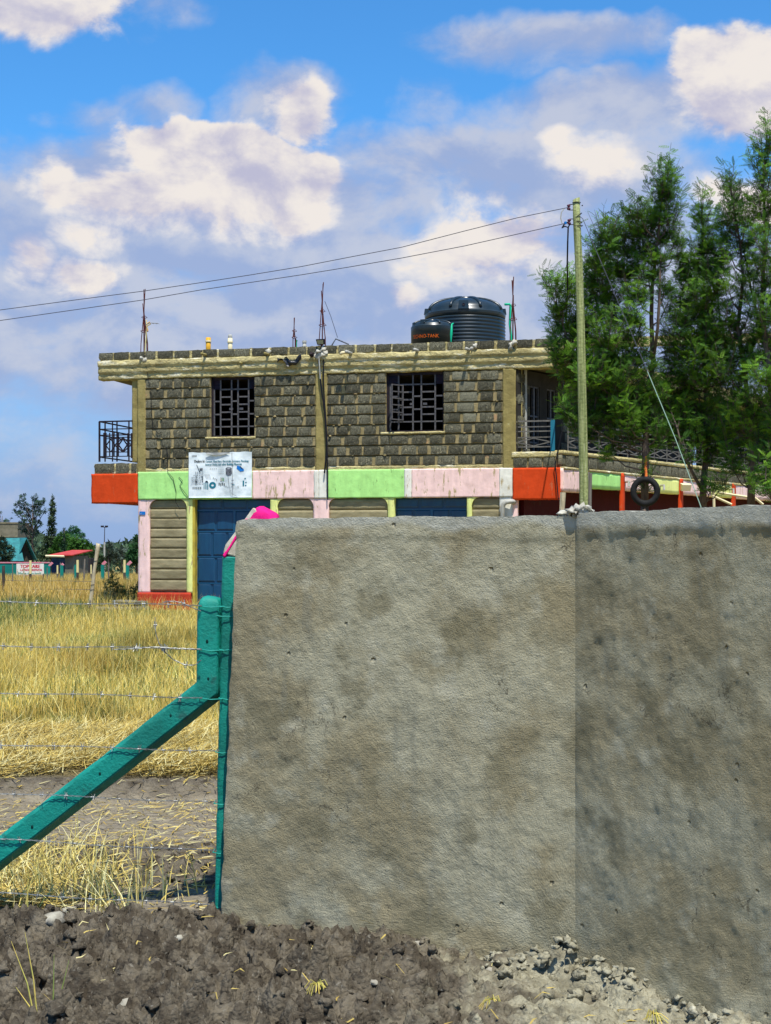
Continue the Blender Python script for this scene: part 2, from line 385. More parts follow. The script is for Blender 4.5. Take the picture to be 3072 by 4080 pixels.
# ================================================================== GROUND
def gz0(x, y):
    x = np.asarray(x, float); y = np.asarray(y, float)
    drop = -0.6 * np.clip((y - 40) / 40, 0, 1.6)
    return drop + .05 * fbm(x * .25, y * .25, None, 3, .5, 4) * np.clip((y - 9) / 4, 0, 1)
WL = dict(a=np.array([-.69, 6.2]), b=np.array([.725, 5.665]), c=np.array([1.29, 4.95]), d=np.array([2.36, 3.6]))
def soil_z(x, y):
    wx = x + .05 * fbm(x * 6, y * 6, None, 3, .5, 31); wy = y + .05 * fbm(x * 6 + 9, y * 6, None, 3, .5, 33)
    front = 1 / (1 + np.exp((y - 6.30) * 17))
    amp = .012 + .135 * front
    mid = np.exp(-((y - 7.35) / .5) ** 2); amp += .055 * mid
    amp += .03 * np.exp(-((y - 9.28) / .12) ** 2)
    amp += .05 * np.clip((y - 9.5) * 3, 0, 1)
    def dome(s, sd, cut=.72):
        f, r = worley(wx * s, wy * s, sd); return (.25 + .75 * r) * np.sqrt(np.clip(1 - (f / cut) ** 2, 0, 1))
    h = .42 * dome(2.7, 21, .62) * front + .42 * dome(5, 3) * np.clip(1.2 + 2.5 * vn(wx * 2.3, wy * 2.3, None, 8), 0, 1) + .28 * dome(12, 7) + .17 * dome(27, 12) + .07 * dome(55, 15)
    h = h * (.75 + .55 * fbm(x * 21, y * 21, None, 3, .6, 65)) + .25 * fbm(wx * 3, wy * 3, None, 5, .55, 61) + .30 * np.abs(fbm(wx * 13, wy * 13, None, 3, .6, 67)) + .12 * fbm(x * 42, y * 42, None, 2, .6, 69) - .42 * np.exp(-(fbm(wx * 4.5, wy * 6.5, None, 3, .55, 83) / .07) ** 2) - .22 * np.exp(-(fbm(wx * 13, wy * 16, None, 2, .55, 87) / .09) ** 2)
    pale = np.clip((x + .05) * 1.6, 0, 1) * front                     # flatter trodden dusty part near the corner
    h = h * (1 - .5 * pale)
    base = front * (.035 - .055 * np.clip((x + .4) / 1.2, 0, 1.4)) - front * .02
    ax_, ay_ = WL['b']; dxx, dyy = (WL['d'] - WL['b']) / np.linalg.norm(WL['d'] - WL['b']); al = (x - ax_) * dxx + (y - ay_) * dyy; dw = np.abs(-(x - ax_) * dyy + (y - ay_) * dxx)
    ex_, ey_ = (WL['a'] - WL['b']) / np.linalg.norm(WL['a'] - WL['b']); al2 = (x - ax_) * ex_ + (y - ay_) * ey_; dw2 = np.abs(-(x - ax_) * ey_ + (y - ay_) * ex_)
    rn = .55 + .9 * fbm(x * 7, y * 7, None, 4, .6, 91)
    foot = .13 * np.exp(-(dw / .085) ** 2) * (al > -.05) * np.clip(1 - al / 2.2, .2, 1) + .10 * np.exp(-(dw2 / .09) ** 2) * np.clip(1 - al2 / .42, 0, 1) * (al2 > 0)
    base += foot * rn + .35 * foot * np.abs(fbm(x * 22, y * 22, None, 3, .65, 93))
    base += .11 * np.clip((y - 9.15) / .12, 0, 1) * np.clip((12.6 - y) / 1.5, 0, 1)
    base += .03 * mid
    far = np.clip((12.6 - y) / .8, 0, 1)
    return base + amp * far * (h - .22) * 1.1
bx = np.arange(-4.3, 2.75, .0125)
ys = [3.9]
while ys[-1] < 12.7: ys.append(ys[-1] + .0100 + .0030 * max(0, ys[-1] - 4.6))
by = np.array(ys)
gx, gy = np.meshgrid(bx, by)
gzv = soil_z(gx, gy)
edge = np.minimum(np.minimum((gx - bx[0]) / .2, (bx[-1] - gx) / .2), np.minimum((gy - by[0]) / .2, (by[-1] - gy) / .2))
gzv = np.where(edge < 1, gzv * np.clip(edge, 0, 1) - .12 * (1 - np.clip(edge, 0, 1)), gzv)
ox = .012 * fbm(gx * 14, gy * 14, None, 3, .6, 71); oy = .012 * fbm(gx * 14, gy * 14, None, 3, .6, 77)
idx = np.arange(gx.size).reshape(gx.shape)
q = np.stack([idx[:-1, :-1], idx[:-1, 1:], idx[1:, 1:], idx[1:, :-1]], -1).reshape(-1, 4)
# soil material
sm = bpy.data.materials.new('turned_dark_soil'); sm.use_nodes = True; t = NT(sm.node_tree); bs = t.n['Principled BSDF']
pos = t.n.new('ShaderNodeNewGeometry').outputs['Position']; sx, sy, sz = t.xyz(pos)
dark = t.mix(t.ss(t.noise(pos, 9, 7, .65), .35, .65), (.049, .039, .027, 1), (.158, .134, .096, 1))
dark = t.mix(t.ss(t.noise(pos, 45, 4, .6), .60, .72), dark, (.20, .18, .14, 1))
pale = t.mix(t.ss(t.noise(pos, 14, 7, .65), .35, .65), (.19, .175, .12, 1), (.38, .355, .25, 1))
fx = t.m('ADD', sx, t.m('MULTIPLY', t.m('SUBTRACT', t.noise(pos, 3.5, 6, .65), .5), 2.0))
pmask = t.m('MULTIPLY', t.ss(fx, .05, .75), t.ss(sy, 6.4, 6.2, 0, .92))
track = t.mix(t.ss(t.noise(t.vm('MULTIPLY', pos, (1, 4, 1)), 5, 7, .65), .35, .65), (.16, .135, .098, 1), (.27, .23, .16, 1))
tr1 = t.m('MULTIPLY', t.ss(sy, 7.7, 8.1), t.ss(sy, 9.32, 9.16)); tr2 = t.m('MULTIPLY', t.ss(sy, 6.3, 6.5), t.ss(sy, 6.95, 6.8))
col = t.mix(t.m('MAXIMUM', tr1, tr2), dark, track)
col = t.mix(t.ss(sy, 9.35, 9.7), col, (.17, .135, .06, 1))
col = t.mix(pmask, col, pale)
t.put(bs.inputs['Base Color'], col); bs.inputs['Roughness'].default_value = .95; bs.inputs['Specular IOR Level'].default_value = .15
b = t.n.new('ShaderNodeBump'); b.inputs['Strength'].default_value = 1.0; b.inputs['Distance'].default_value = .012
t.put(b.inputs['Height'], t.m('ADD', t.noise(pos, 70, 5, .7), t.m('MULTIPLY', t.voro(pos, 60), -.8))); t.put(bs.inputs['Normal'], b.outputs[0])
soil = add_mesh('bare_soil', np.stack([gx + ox, gy + oy, gzv], -1).reshape(-1, 3), q, sm)
tag(soil, 'freshly turned dark soil in front of the plastered wall', kind='structure')
# large ground sheet
xs_ = np.unique(np.concatenate([np.linspace(-900, -60, 15), np.linspace(-60, 60, 80), np.linspace(60, 900, 15)]))
ysg = np.unique(np.concatenate([np.linspace(-60, 3, 12), np.linspace(3, 110, 90), np.linspace(110, 1800, 20)]))
GX, GY = np.meshgrid(xs_, ysg)
GZ = gz0(GX, GY) - np.where((GX > -4.6) & (GX < 3.2) & (GY > 3.6) & (GY < 13), .16, 0)
idx = np.arange(GX.size).reshape(GX.shape)
q = np.stack([idx[:-1, :-1], idx[:-1, 1:], idx[1:, 1:], idx[1:, :-1]], -1).reshape(-1, 4)
ground_m = mk('field_ground', (.34, .26, .09), (.22, .18, .07), .5, (.14, .115, .06), 2.2, (.6, .7), bump=.5, bscale=6, coord='World')
tag(add_mesh('ground', np.stack([GX, GY, GZ], -1).reshape(-1, 3), q, ground_m), 'dry open ground reaching to the horizon', kind='structure')

# loose clods: small lumps thrown over the heap
ICO = None
def ico_arrays(sub=2):
    import bmesh
    bm = bmesh.new(); bmesh.ops.create_icosphere(bm, subdivisions=sub, radius=1.0)
    v = np.array([x.co[:] for x in bm.verts]); f = np.array([[x.index for x in p.verts] for p in bm.faces]); bm.free(); return v, f
CIV, CIF = ico_arrays(2); FIV, FIF = ico_arrays(3)
def lumps(name, pts, sizes, mat, seed, flat=.7, rough=.35, fine=False, **kw):
    IV, IF = (FIV, FIF) if fine else (CIV, CIF)
    V = []; Fc = []; n = len(IV)
    for i, (p, s) in enumerate(zip(pts, sizes)):
        d = 1 + rough * fbm(IV[:, 0] * 2.1 + i * 3.7, IV[:, 1] * 2.1 + seed, IV[:, 2] * 2.1, 5 if fine else 3, .75, seed) * 2.2
        a = RNG.random() * 6.28; c, sn = math.cos(a), math.sin(a)
        v = IV * d[:, None] * s * np.array([1.15, .85, flat])
        v = np.stack([v[:, 0] * c - v[:, 1] * sn, v[:, 0] * sn + v[:, 1] * c, v[:, 2]], -1) + np.asarray(p)
        V.append(v); Fc.append(IF + i * n)
    return add_mesh(name, np.concatenate(V), np.concatenate(Fc), mat, **kw)
cp = []; cs_ = []
while len(cp) < 1300:
    x = RNG.uniform(-2.0, 2.3); y = RNG.uniform(4.3, 6.6) if RNG.random() < .8 else RNG.uniform(6.6, 8.0)
    s = .007 + .024 * RNG.random() ** 3.5
    cp.append((x, y)); cs_.append(s)
cp = np.array(cp); czz = soil_z(cp[:, 0], cp[:, 1]) + np.array(cs_) * .25
tag(lumps('soil_clod', np.column_stack([cp, czz]), cs_, sm, 5, .75, .55), 'loose clods of soil lying on the turned heap', kind='stuff')
# pale stones
stone_spots = [(463, 3738, .022), (210, 3760, .05), (1150, 3890, .02), (712, 3816, .018), (505, 3995, .026), (1490, 3955, .017), (1665, 3822, .035), (2640, 4062, .018), (270, 3640, .03), (1950, 3850, .02)]
for i, (px, py, s) in enumerate(stone_spots):
    Y = EYE * F / (py - HY); x = X(px, Y); z = float(soil_z(np.array([x]), np.array([Y]))[0])
    o = lumps('pale_stone', [(x, Y, z + s * .3)], [s], mk('pale_stone', (.36, .34, .27), (.24, .22, .18), 20, bump=.5, bscale=40), 40 + i, .6, .3)
    tag(o, ['small white stone on soil left of the teal post foot', 'largest grey stone lying at the left edge of the soil heap', 'pale pebble on the dark soil below the wall\'s left part', 'flat white chip on soil just below the wires', 'light stone in the soil at bottom left', 'pale pebble low in the middle of the soil', 'long flat pale stone near the wall foot', 'whitish stone at the bottom right by the mortar lumps', 'grey flat stone at the edge of the straw', 'small light stone on pale soil beneath the wall corner'][i], 'stone', 'pale stones on the soil')

# ================================================================== NEAR PLASTERED WALL
wm = bpy.data.materials.new('rough_plaster'); wm.use_nodes = True; t = NT(wm.node_tree); bs = t.n['Principled BSDF']
oc = t.n.new('ShaderNodeTexCoord').outputs['Object']
big = t.noise(oc, 2.6, 5, .55); med = t.noise(t.vm('ADD', oc, (5, 2, 9)), 8, 5, .6)
streak = t.noise(t.vm('MULTIPLY', oc, (9, 9, 1.2)), 1.6, 5, .6)
col = t.mix(t.ss(big, .40, .60), (.350, .324, .222, 1), (.262, .224, .134, 1))
col = t.mix(t.ss(med, .54, .70, 0, .5), col, (.42, .40, .30, 1))
col = t.mix(t.ss(t.noise(t.vm('ADD', oc, (1, 12, 4)), 4.0, 4, .55), .52, .66, 0, .72), col, (.175, .155, .092, 1))
col = t.mix(t.ss(streak, .55, .72, 0, .42), col, (.19, .185, .14, 1))
col = t.mix(t.ss(t.noise(oc, 150, 3, .7), .58, .70, 0, .5), col, (.10, .085, .055, 1))
ob = t.xyz(oc)
crk = t.m('MULTIPLY', t.ss(t.m('ABSOLUTE', t.m('SUBTRACT', t.noise(t.vm('ADD', oc, (4, 4, 2)), 3.4, 6, .6, .4), .5)), .006, .0015), t.ss(t.noise(oc, 2.1, 3), .53, .60))
col = t.mix(t.m('MULTIPLY', crk, .7), col, (.07, .06, .04, 1))
col = t.mix(t.m('MULTIPLY', t.ss(t.m('ADD', ob[2], t.m('MULTIPLY', t.m('SUBTRACT', t.noise(oc, 5, 4), .5), .10)), 1.655, 1.69), .7), col, (.42, .42, .36, 1))
t.put(bs.inputs['Base Color'], col); bs.inputs['Roughness'].default_value = .92; bs.inputs['Specular IOR Level'].default_value = .15
b1 = t.n.new('ShaderNodeBump'); b1.inputs['Strength'].default_value = .85; b1.inputs['Distance'].default_value = .0095
hh = t.m('ADD', t.m('ADD', t.noise(oc, 42, 6, .74), t.m('MULTIPLY', t.noise(oc, 170, 3, .6), .45)), t.m('MULTIPLY', t.noise(t.vm('MULTIPLY', oc, (1, 1, 2.2)), 18, 4, .7), .35))
pit = t.m('MULTIPLY', t.ss(t.voro(t.vm('ADD', oc, t.cxyz(t.m('MULTIPLY', t.noise(oc, 30, 2), .03), 0.0, 0.0)), 7.5), .085, .02), -2.2)
hh = t.m('ADD', hh, pit)
t.put(b1.inputs['Height'], hh); t.put(bs.inputs['Normal'], b1.outputs[0])
wall_e = empty('plastered_wall', (.725, 5.665, 0), 0, 'rough grey cement plastered boundary wall that turns a corner in front', 'wall')
def wall_section(TL, TR, BL, BR, seed, res=.010, thick=.18, right=False):
    TL, TR, BL, BR = [np.array(v, float) for v in (TL, TR, BL, BR)]
    L = np.linalg.norm(TR - TL); H = TL[2] - BL[2]
    nx = int(L / res) + 1; nz = int(H / res) + 1
    u, v = np.meshgrid(np.linspace(0, 1, nx), np.linspace(0, 1, nz))
    p = (BL * (1 - u)[..., None] + BR * u[..., None]) * (1 - v)[..., None] + (TL * (1 - u)[..., None] + TR * u[..., None]) * v[..., None]
    dr = (BR - BL)[:2]; dr /= np.linalg.norm(dr); n = np.array([dr[1], -dr[0], 0])       # towards the camera side
    a = u * L; c = v * H
    d = .009 * fbm(a * 2.2, c * 2.2, None, 3, .5, seed) + .0055 * fbm(a * 14, c * 10, None, 4, .6, seed + 5) + .0022 * fbm(a * 60, c * 45, None, 2, .6, seed + 8)
    # trowel ridge under the capping strip
    rd = (H - .085 + .018 * fbm(a * 3, a * 0, None, 3, .5, seed + 2)); d = d + .0045 / (1 + np.exp(-(c - rd) * 260))
    # spread and lumpy at the foot
    d = d + .05 * np.clip((.34 + .12 * fbm(a * 5, a * 0, None, 3, .6, seed + 4) - c) / .35, 0, 1) ** 1.6 * (.7 + .9 * fbm(a * 9, c * 9, None, 3, .6, seed + 6))
    d = d * (1 - np.exp(-(1 - u) * L / .02)) if not right else d * (1 - np.exp(-u * L / .02))
    # rounded arrises
    ed = np.minimum(u * L, 9); d = d - (0 if right else .006) * np.exp(-ed / .006)
    p = p + n * d[..., None]
    top = v > .9999; p[..., 2] += np.where(top, .009 * fbm(a * 10, a * 0 + 3, None, 5, .62, seed + 9), 0)
    lf = u < .0001; off = (0 if right else .008) * fbm(c * 9, c * 0 + 1, None, 4, .6, seed + 10)
    p[..., 0] += np.where(lf, off, 0)
    crn = np.exp(-((u * L) ** 2 + ((1 - v) * H) ** 2) / .0006); p[..., 2] -= .010 * crn
    front = p.reshape(-1, 3); idx = np.arange(nx * nz).reshape(nz, nx)
    q = np.stack([idx[:-1, :-1], idx[:-1, 1:], idx[1:, 1:], idx[1:, :-1]], -1).reshape(-1, 4)
    ring = np.concatenate([idx[0, :-1], idx[:-1, -1], idx[-1, :0:-1], idx[:0:-1, 0]])
    bk = front[ring] - n * thick; nb = len(front); m = len(ring); bi = nb + np.arange(m); nxt = np.roll(np.arange(m), -1)
    side = np.stack([ring, bi, bi[nxt], ring[nxt]], -1)
    V = np.concatenate([front, bk]) - np.array([.725, 5.665, 0])
    # back sheet
    bl = [nb + list(ring).index(k) for k in (idx[0, 0], idx[0, -1], idx[-1, -1], idx[-1, 0])]
    o = add_mesh('wall_section', V, np.concatenate([q, side, np.array([bl[::-1]])]), wm, wall_e, smooth=True); o.data.set_sharp_from_angle(angle=R(35)); return o
zb = -.22
s1 = wall_section(P(940, 2066, 6.2), P(2292, 2052, 5.665), (X(868, 6.2), 6.2, zb), (X(2292, 5.665), 5.665, zb), 3)
s1['label'] = 'left plastered face with brown blotches'
s2 = wall_section(P(2292, 2044, 5.665), (2.36, 3.6, 1.755), (X(2292, 5.665), 5.665, zb), (2.36, 3.6, zb), 23, res=.011, right=True)
s2['label'] = 'right plastered face, greyer and streaked'
# white mortar lump on the top at the corner, under the pole
o = lumps('mortar_lump', [(x_, y_, z_) for x_, y_, z_ in [(-.01, .01, 1.722), (.03, .03, 1.728), (.055, .0, 1.732), (-.04, .04, 1.718)]], [.026, .034, .026, .018], mk('pale_mortar', (.50, .48, .40), (.36, .34, .28), 30, bump=.8, bscale=60), 60, .7, .9); o.parent = wall_e
# spilt mortar lumps along the right foot
pts = []; sz = []
for k in range(260):
    t_ = RNG.random() ** .8
    if RNG.random() < .26: q0 = WL['a'] + (WL['b'] - WL['a']) * RNG.uniform(.72, 1); nrm = np.array([-.36, -.93])
    else: q0 = WL['b'] + (WL['d'] - WL['b']) * t_ * .75; nrm = np.array([-.78, -.62])
    dd = abs(RNG.normal(0, .06)); s = RNG.uniform(.006, .022) * (1 if dd < .08 else .6)
    z = float(soil_z(np.array([q0[0]]), np.array([q0[1]]))[0]) + RNG.uniform(0, .035) * max(0, 1 - dd / .09) - .004
    pts.append((*(q0 + nrm * dd), z)); sz.append(s)
spl = mk('spilt_grey_mortar', (.34, .32, .23), (.22, .205, .145), 14, (.46, .44, .34), 12, (.55, .7), bump=1.0, bscale=70, bdist=.01, coord='World')
tag(lumps('spilt_mortar', pts, sz, spl, 80, .7, .75), 'knobbly spilt mortar heaped along the foot of the wall at its corner', kind='stuff')

# ================================================================== FENCE (teal posts and barbed wire)
YF = 6.42
def sweep(pts, sec, Yc, M=MB):
    """sweep section [(a,b)] (a in-plane, b along depth) along points in the x,z plane at depth Yc"""
    n = len(sec); vs = []
    P2 = [Vector((p[0], p[1])) for p in pts]
    for i, p in enumerate(P2):
        t1 = (P2[i] - P2[i - 1]).normalized() if i else (P2[1] - P2[0]).normalized()
        t2 = (P2[i + 1] - P2[i]).normalized() if i < len(P2) - 1 else t1
        t_ = (t1 + t2).normalized(); nn = Vector((-t_.y, t_.x)); k = 1 / max(.4, nn.dot(Vector((-t1.y, t1.x))))
        sc = pts[i][2] if len(pts[i]) > 2 else 1
        for a, b_ in sec: vs.append((p.x + nn.x * a * k * sc, Yc + b_ * sc, p.y + nn.y * a * k * sc))
    fs = [(i * n + j, (i + 1) * n + j, (i + 1) * n + (j + 1) % n, i * n + (j + 1) % n) for i in range(len(P2) - 1) for j in range(n)]
    fs += [tuple(range(n)), tuple(reversed(range((len(P2) - 1) * n, len(P2) * n)))]
    return vs, fs
def px2(px, py, Y=YF): return (X(px, Y), Z(py, Y))
def roughen(o, cuts, amp, freq, seed):
    import bmesh
    bm = bmesh.new(); bm.from_mesh(o.data)
    bmesh.ops.recalc_face_normals(bm, faces=bm.faces)
    bmesh.ops.bevel(bm, geom=[e for e in bm.edges if len(e.link_faces) == 2 and e.calc_face_angle(0) > .5], offset=.005, segments=1, affect='EDGES')
    for _ in range(12):
        es = [e for e in bm.edges if e.calc_length() > cuts]
        if not es: break
        bmesh.ops.subdivide_edges(bm, edges=es, cuts=1, use_grid_fill=True)
        if len(bm.verts) > 14000: break
    bmesh.ops.triangulate(bm, faces=[f for f in bm.faces if len(f.verts) > 4])
    bm.normal_update()
    co = np.array([v.co[:] for v in bm.verts])
    d = amp * fbm(co[:, 0] * freq, co[:, 2] * freq, co[:, 1] * freq, 4, .6, seed)
    for v, dd in zip(bm.verts, d): v.co += v.normal * float(dd)
    for f in bm.faces: f.smooth = True
    bm.to_mesh(o.data); bm.free(); o.data.set_sharp_from_angle(angle=R(24)); return o
fence = empty('barbed_wire_fence', (X(900, YF), YF, 0), 0, 'barbed wire fence on teal concrete posts left of the plastered wall', 'fence')
FO = Vector(fence.location)
def fchild(name, vf, mat, par=None):
    v = np.array(vf[0], float) - np.array(FO); o = add_mesh(name, v, vf[1], mat, par or fence); return o
SQ = [(-.052, -.05), (-.045, -.058), (.045, -.058), (.052, -.05), (.052, .05), (-.052, .05)]
lean = [(*px2(905 - 0, 3740), 1), (*px2(938, 2218), 1)]
post = roughen(fchild('post', sweep([(lean[0][0], -.25, 1), lean[0], lean[1]], SQ, YF), teal_m), .03, .004, 12, 1)
hd = [px2(939, 2214), px2(1058, 2022)]
dirv = (Vector(hd[1]) - Vector(hd[0])).normalized(); end = Vector(hd[1])
head = roughen(fchild('post_head', sweep([px2(938, 2217), px2(945, 2190), px2(1050, 2050)], [(a * .96, b_) for a, b_ in SQ], YF), postwhite), .03, .003, 14, 2)
# magenta paint on the upper side and the whole rounded end
pv = sweep([px2(897, 2218), px2(990, 2068)], [(-.009, -.061), (.006, -.061), (.006, .06), (-.009, .06)], YF)
pk = roughen(fchild('paint_edge', pv, pink_m, head), .03, .003, 20, 3); pk.parent = head
capv = sweep([(*px2(1036, 2100), 1.0), (*px2(1060, 2062), 1.0), (*px2(1068, 2048), .97), (*px2(1074, 2037), .82), (*px2(1077, 2031), .58)], [(-.055, -.055), (-.03, -.062), (.03, -.062), (.055, -.055), (.055, .055), (-.055, .055)], YF)
pc = roughen(fchild('painted_end', capv, pink_m, head), .015, .004, 18, 4)
CH = [(.040, -.050), (.050, -.038), (.050, .05), (-.074, .05), (-.042, -.050)]
YB = 6.40
CHr = [(-a, b_) for a, b_ in CH][::-1]
bp = [(*px2(840, 2376, YB), .30), (*px2(839.5, 2381, YB), .62), (*px2(839, 2392, YB), .86), (*px2(838, 2412, YB), .98), (*px2(836, 2450, YB), 1), (*px2(832, 2740, YB), 1), (*px2(198, 3236, YB), 1), (*px2(-560, 3816, YB), 1)]
brace = roughen(fchild('brace_post', sweep(bp, CHr, YB), teal_m), .03, .0035, 13, 5)
# dents on the brace face: small dark drilled holes
for (px, py) in ((825, 2556), (830, 2705), (680, 2852), (398, 3083), (128, 3295)):
    m_ = MB(); c = P(px, py, YB - .0505) - FO
    m_.lathe([(.0065, 0), (.0045, .002), (.001, .0025)], (0, 0, 0), 10)
    h_ = m_.build('bolt_hole', mk('hole_dark', (.004, .03, .026)), brace); h_.location = c; h_.rotation_euler = (R(90), 0, 0)
    h_.scale = (.9, 1.3, .8)
def barbed(pts, name='barbed_wire', seed=0, step=.012, mat=None, barb=.115):
    rg = random.Random(seed); P3 = [Vector(p) for p in pts]; L = [0]
    for i in range(1, len(P3)): L.append(L[-1] + (P3[i] - P3[i - 1]).length)
    def at(s):
        for i in range(1, len(P3)):
            if s <= L[i] or i == len(P3) - 1:
                k = (s - L[i - 1]) / max(1e-6, L[i] - L[i - 1]); return P3[i - 1].lerp(P3[i], min(1, k))
    n = int(L[-1] / step); a = []; b_ = []; m_ = MB()
    for i in range(n + 1):
        s = L[-1] * i / n; p = at(s) - FO; th = s * 2 * math.pi / .07
        o_ = Vector((0, math.cos(th), math.sin(th))) * .0022
        wob = Vector((0, 0, .003 * math.sin(s * 9 + seed)))
        a.append(p + o_ + wob); b_.append(p - o_ + wob)
    m_.tube(a, .0013, 4); m_.tube(b_, .0013, 4)
    s = rg.uniform(.02, .1)
    while s < L[-1] - .05:
        p = at(s) - FO + Vector((0, 0, .003 * math.sin(s * 9 + seed)))
        for k in range(3):
            v = Vector((rg.uniform(-.35, .35), rg.uniform(-.6, .6), rg.uniform(.6, 1))).normalized() * rg.uniform(.012, .02); q_ = p + Vector((rg.uniform(-.006, .006), 0, 0))
            m_.tube([q_ - v, q_ + v], .0013, 3)
        m_.tube([p - Vector((.008, 0, 0)), p + Vector((.008, 0, 0))], .0032, 5)
        s += barb * rg.uniform(.9, 1.1)
    return m_.build(name, mat or galv, fence)
wires = [((0, 2392), (798, 2412)), ((0, 2567), (798, 2585)), ((0, 2754), (800, 2779)), ((0, 2960), (868, 2992)), ((0, 3155), (862, 3197)), ((0, 3337), (858, 3392)), ((0, 3552), (850, 3606))]
YW = 6.34
def wrap(px0, px1, py, dip, Yf):     # wire hugging the post's front
    a, b_ = P(px0, py, Yf), P(px1, py + dip, Yf); m_ = MB()
    pts_ = [a - FO + Vector((0, .09, 0)), a - FO, (a + b_) / 2 - FO + Vector((0, -.004, -.004)), b_ - FO, b_ - FO + Vector((0, .09, 0))]
    m_.tube(pts_, .0022, 5); return m_.build('tie_wire', galv_t, fence)
for i, (a, b_) in enumerate(wires):
    A = P(a[0], a[1], YW); B = P(b_[0] + 6, b_[1], YW); d = (A - B); far = B + d * 4.6 / d.length
    pts_ = []
    for k in range(13):
        u_ = k / 12; p = far.lerp(B, u_); p.z -= .012 * math.sin(u_ * math.pi); pts_.append(p)
    w_ = barbed(pts_, seed=i)
    if b_[0] < 810:
        wrap(b_[0] - 4, 884, b_[1] + 2, 4, YB - .056)
        wrap(872, 938, b_[1] + 2, 5, YF - .062)
    else:
        wrap(b_[0] - 10, b_[0] + 46, b_[1] + 4, 2, YF - .062)
wrap(826, 938, 2448, 8, YF - .066); wrap(800, 930, 2592, -4, YF - .066)
# loose strands
def curl(ptsxy, seed, nm='loose_wire', Y=YW - .01):
    return barbed([P(x, y, Y - .02 * math.sin(i)) for i, (x, y) in enumerate(ptsxy)], nm, seed, barb=.12)
curl([(618, 2462), (620, 2520), (632, 2560), (652, 2592), (690, 2626), (735, 2646), (775, 2648), (802, 2628)], 21)
curl([(648, 2400), (680, 2394), (722, 2398), (762, 2416), (800, 2432)], 22)
curl([(455, 2585), (520, 2582), (610, 2576), (700, 2584), (798, 2590)], 23)
# the next post beyond the left edge that carries the wires
sweep_far = sweep([(-5.45, -.2, 1), (-5.45, 1.55, 1), (-5.25, 1.85, 1)], SQ, YF)
p2 = roughen(fchild('post', sweep_far, teal_m), .05, .004, 12, 9)

# ================================================================== THE SHOP BUILDING
UV = np.array([.974, -.2266]); UV /= np.linalg.norm(UV); NI = np.array([-UV[1], UV[0]])     # along the facade / into the building
AP = np.array([-6.83, 35.3])
def ray_plane(px, p0, n, off=0.0):
    k = (px - CX) / F
    Y = (off + p0 @ n) / (k * n[0] + n[1]); return np.array([k * Y, Y])
OP = ray_plane(550, AP, NI)
def fac(px, py, off=0.0):
    w = ray_plane(px, AP, NI, off); return float((w - OP) @ UV), EYE - (py - HY) * w[1] / F
def fs(px, off=0.0): return fac(px, 0, off)[0]
bld = empty('shop_building', (OP[0], OP[1], 0), math.atan2(UV[1], UV[0]), 'unfinished two storey dark stone shop building with painted green, pink and orange band', 'building')
def loc(w): d = np.array(w) - OP; return np.array([d @ UV, d @ NI])
# side facade frame
SV = np.array([.559, .829]); SV /= np.linalg.norm(SV); SN = np.array([-SV[1], SV[0]])
SP = ray_plane(2230, AP, NI)
def sid(px, py, off=0.0):
    w = ray_plane(px, SP, SN, off); return float((w - SP) @ SV), EYE - (py - HY) * w[1] / F
def toM(o2, xa, ya):
    l = loc(o2); xx = np.array([xa @ UV, xa @ NI]); yy = np.array([ya @ UV, ya @ NI])
    return Matrix(((xx[0], yy[0], 0, l[0]), (xx[1], yy[1], 0, l[1]), (0, 0, 1, 0), (0, 0, 0, 1)))
MS = toM(SP, SV, SN)
s_l, s_r = fs(395), fs(2198)
zB, zT, zP = 5.524, 5.965, 6.175          # beam bottom, beam top, parapet top
zb0, zb1 = 2.667, 3.314                   # painted band
sA = fs(550); sRP = fs(2055)              # main wall extent
LEN = 24.0

# --- roof slab, upper floor slab (plan polygons)
def line_x(p, d, p2, d2):
    A = np.array([d, -d2]).T; k = np.linalg.solve(A, np.array(p2) - np.array(p)); return np.array(p) + d * k[0]
def plan(name, z0, z1, p0, p1, m, inset=0.0, depth=8.0, ln=LEN):
    sv = np.array([SV @ UV, SV @ NI]); sn = np.array([SN @ UV, SN @ NI])
    a = np.array([p0, inset]); b_ = np.array([p1, inset]); c = b_ + sv * ln; d = c + sn * 7.0; e = np.array([p0, depth])
    q_ = line_x(e, np.array([1.0, 0]), d, sv)
    poly = [a, b_, c, d, q_, e]; n = len(poly)
    vs = [(*p, z0) for p in poly] + [(*p, z1) for p in poly]
    f = [tuple(reversed(range(n))), tuple(range(n, 2 * n))] + [(i, (i + 1) % n, n + (i + 1) % n, n + i) for i in range(n)]
    return add_mesh(name, vs, f, m, bld)
plan('roof_slab', zB + .06, zT - .02, s_l + .04, s_r - .05, shell_m, .06)
plan('floor_slab', zb1 - .25, zb1 - .06, fs(550) + .2, fs(2215), dark_in, .25)
plan('ground_floor_base', -.3, .06, .1, fs(2040), dark_in, .3)

# --- roof beam with board marks
def board(gx_, gz_):
    z = (gz_ - zB) / (zT - zB)
    e1 = .30 + .02 * fbm(gx_ * .8, gx_ * 0, None, 3, .5, 51); e2 = .66 + .025 * fbm(gx_ * .7 + 4, gx_ * 0, None, 3, .5, 52)
    st = -.034 / (1 + np.exp(-(z - e1) * 90)) - .030 / (1 + np.exp(-(z - e2) * 90))
    sm_ = .030 * np.exp(-((z - e1) / .03) ** 2) + .030 * np.exp(-((z - e2) / .03) ** 2)
    return st + sm_ + .035 * np.clip((z - .82) / .18, 0, 1) * (.5 + fbm(gx_ * 5, gz_ * 5, None, 4, .6, 53))
rbox('roof_beam', concrete, bld, s_l, s_r, -.03, .28, zB, zT, res=.03, amp=.022, seed=5, freq=5, edge=.024, prof=board)
v, q, m_, nb = rough_box(0.15, LEN, -.05, .2, zB, zT, .12, .02, 6, 3, .03, board)
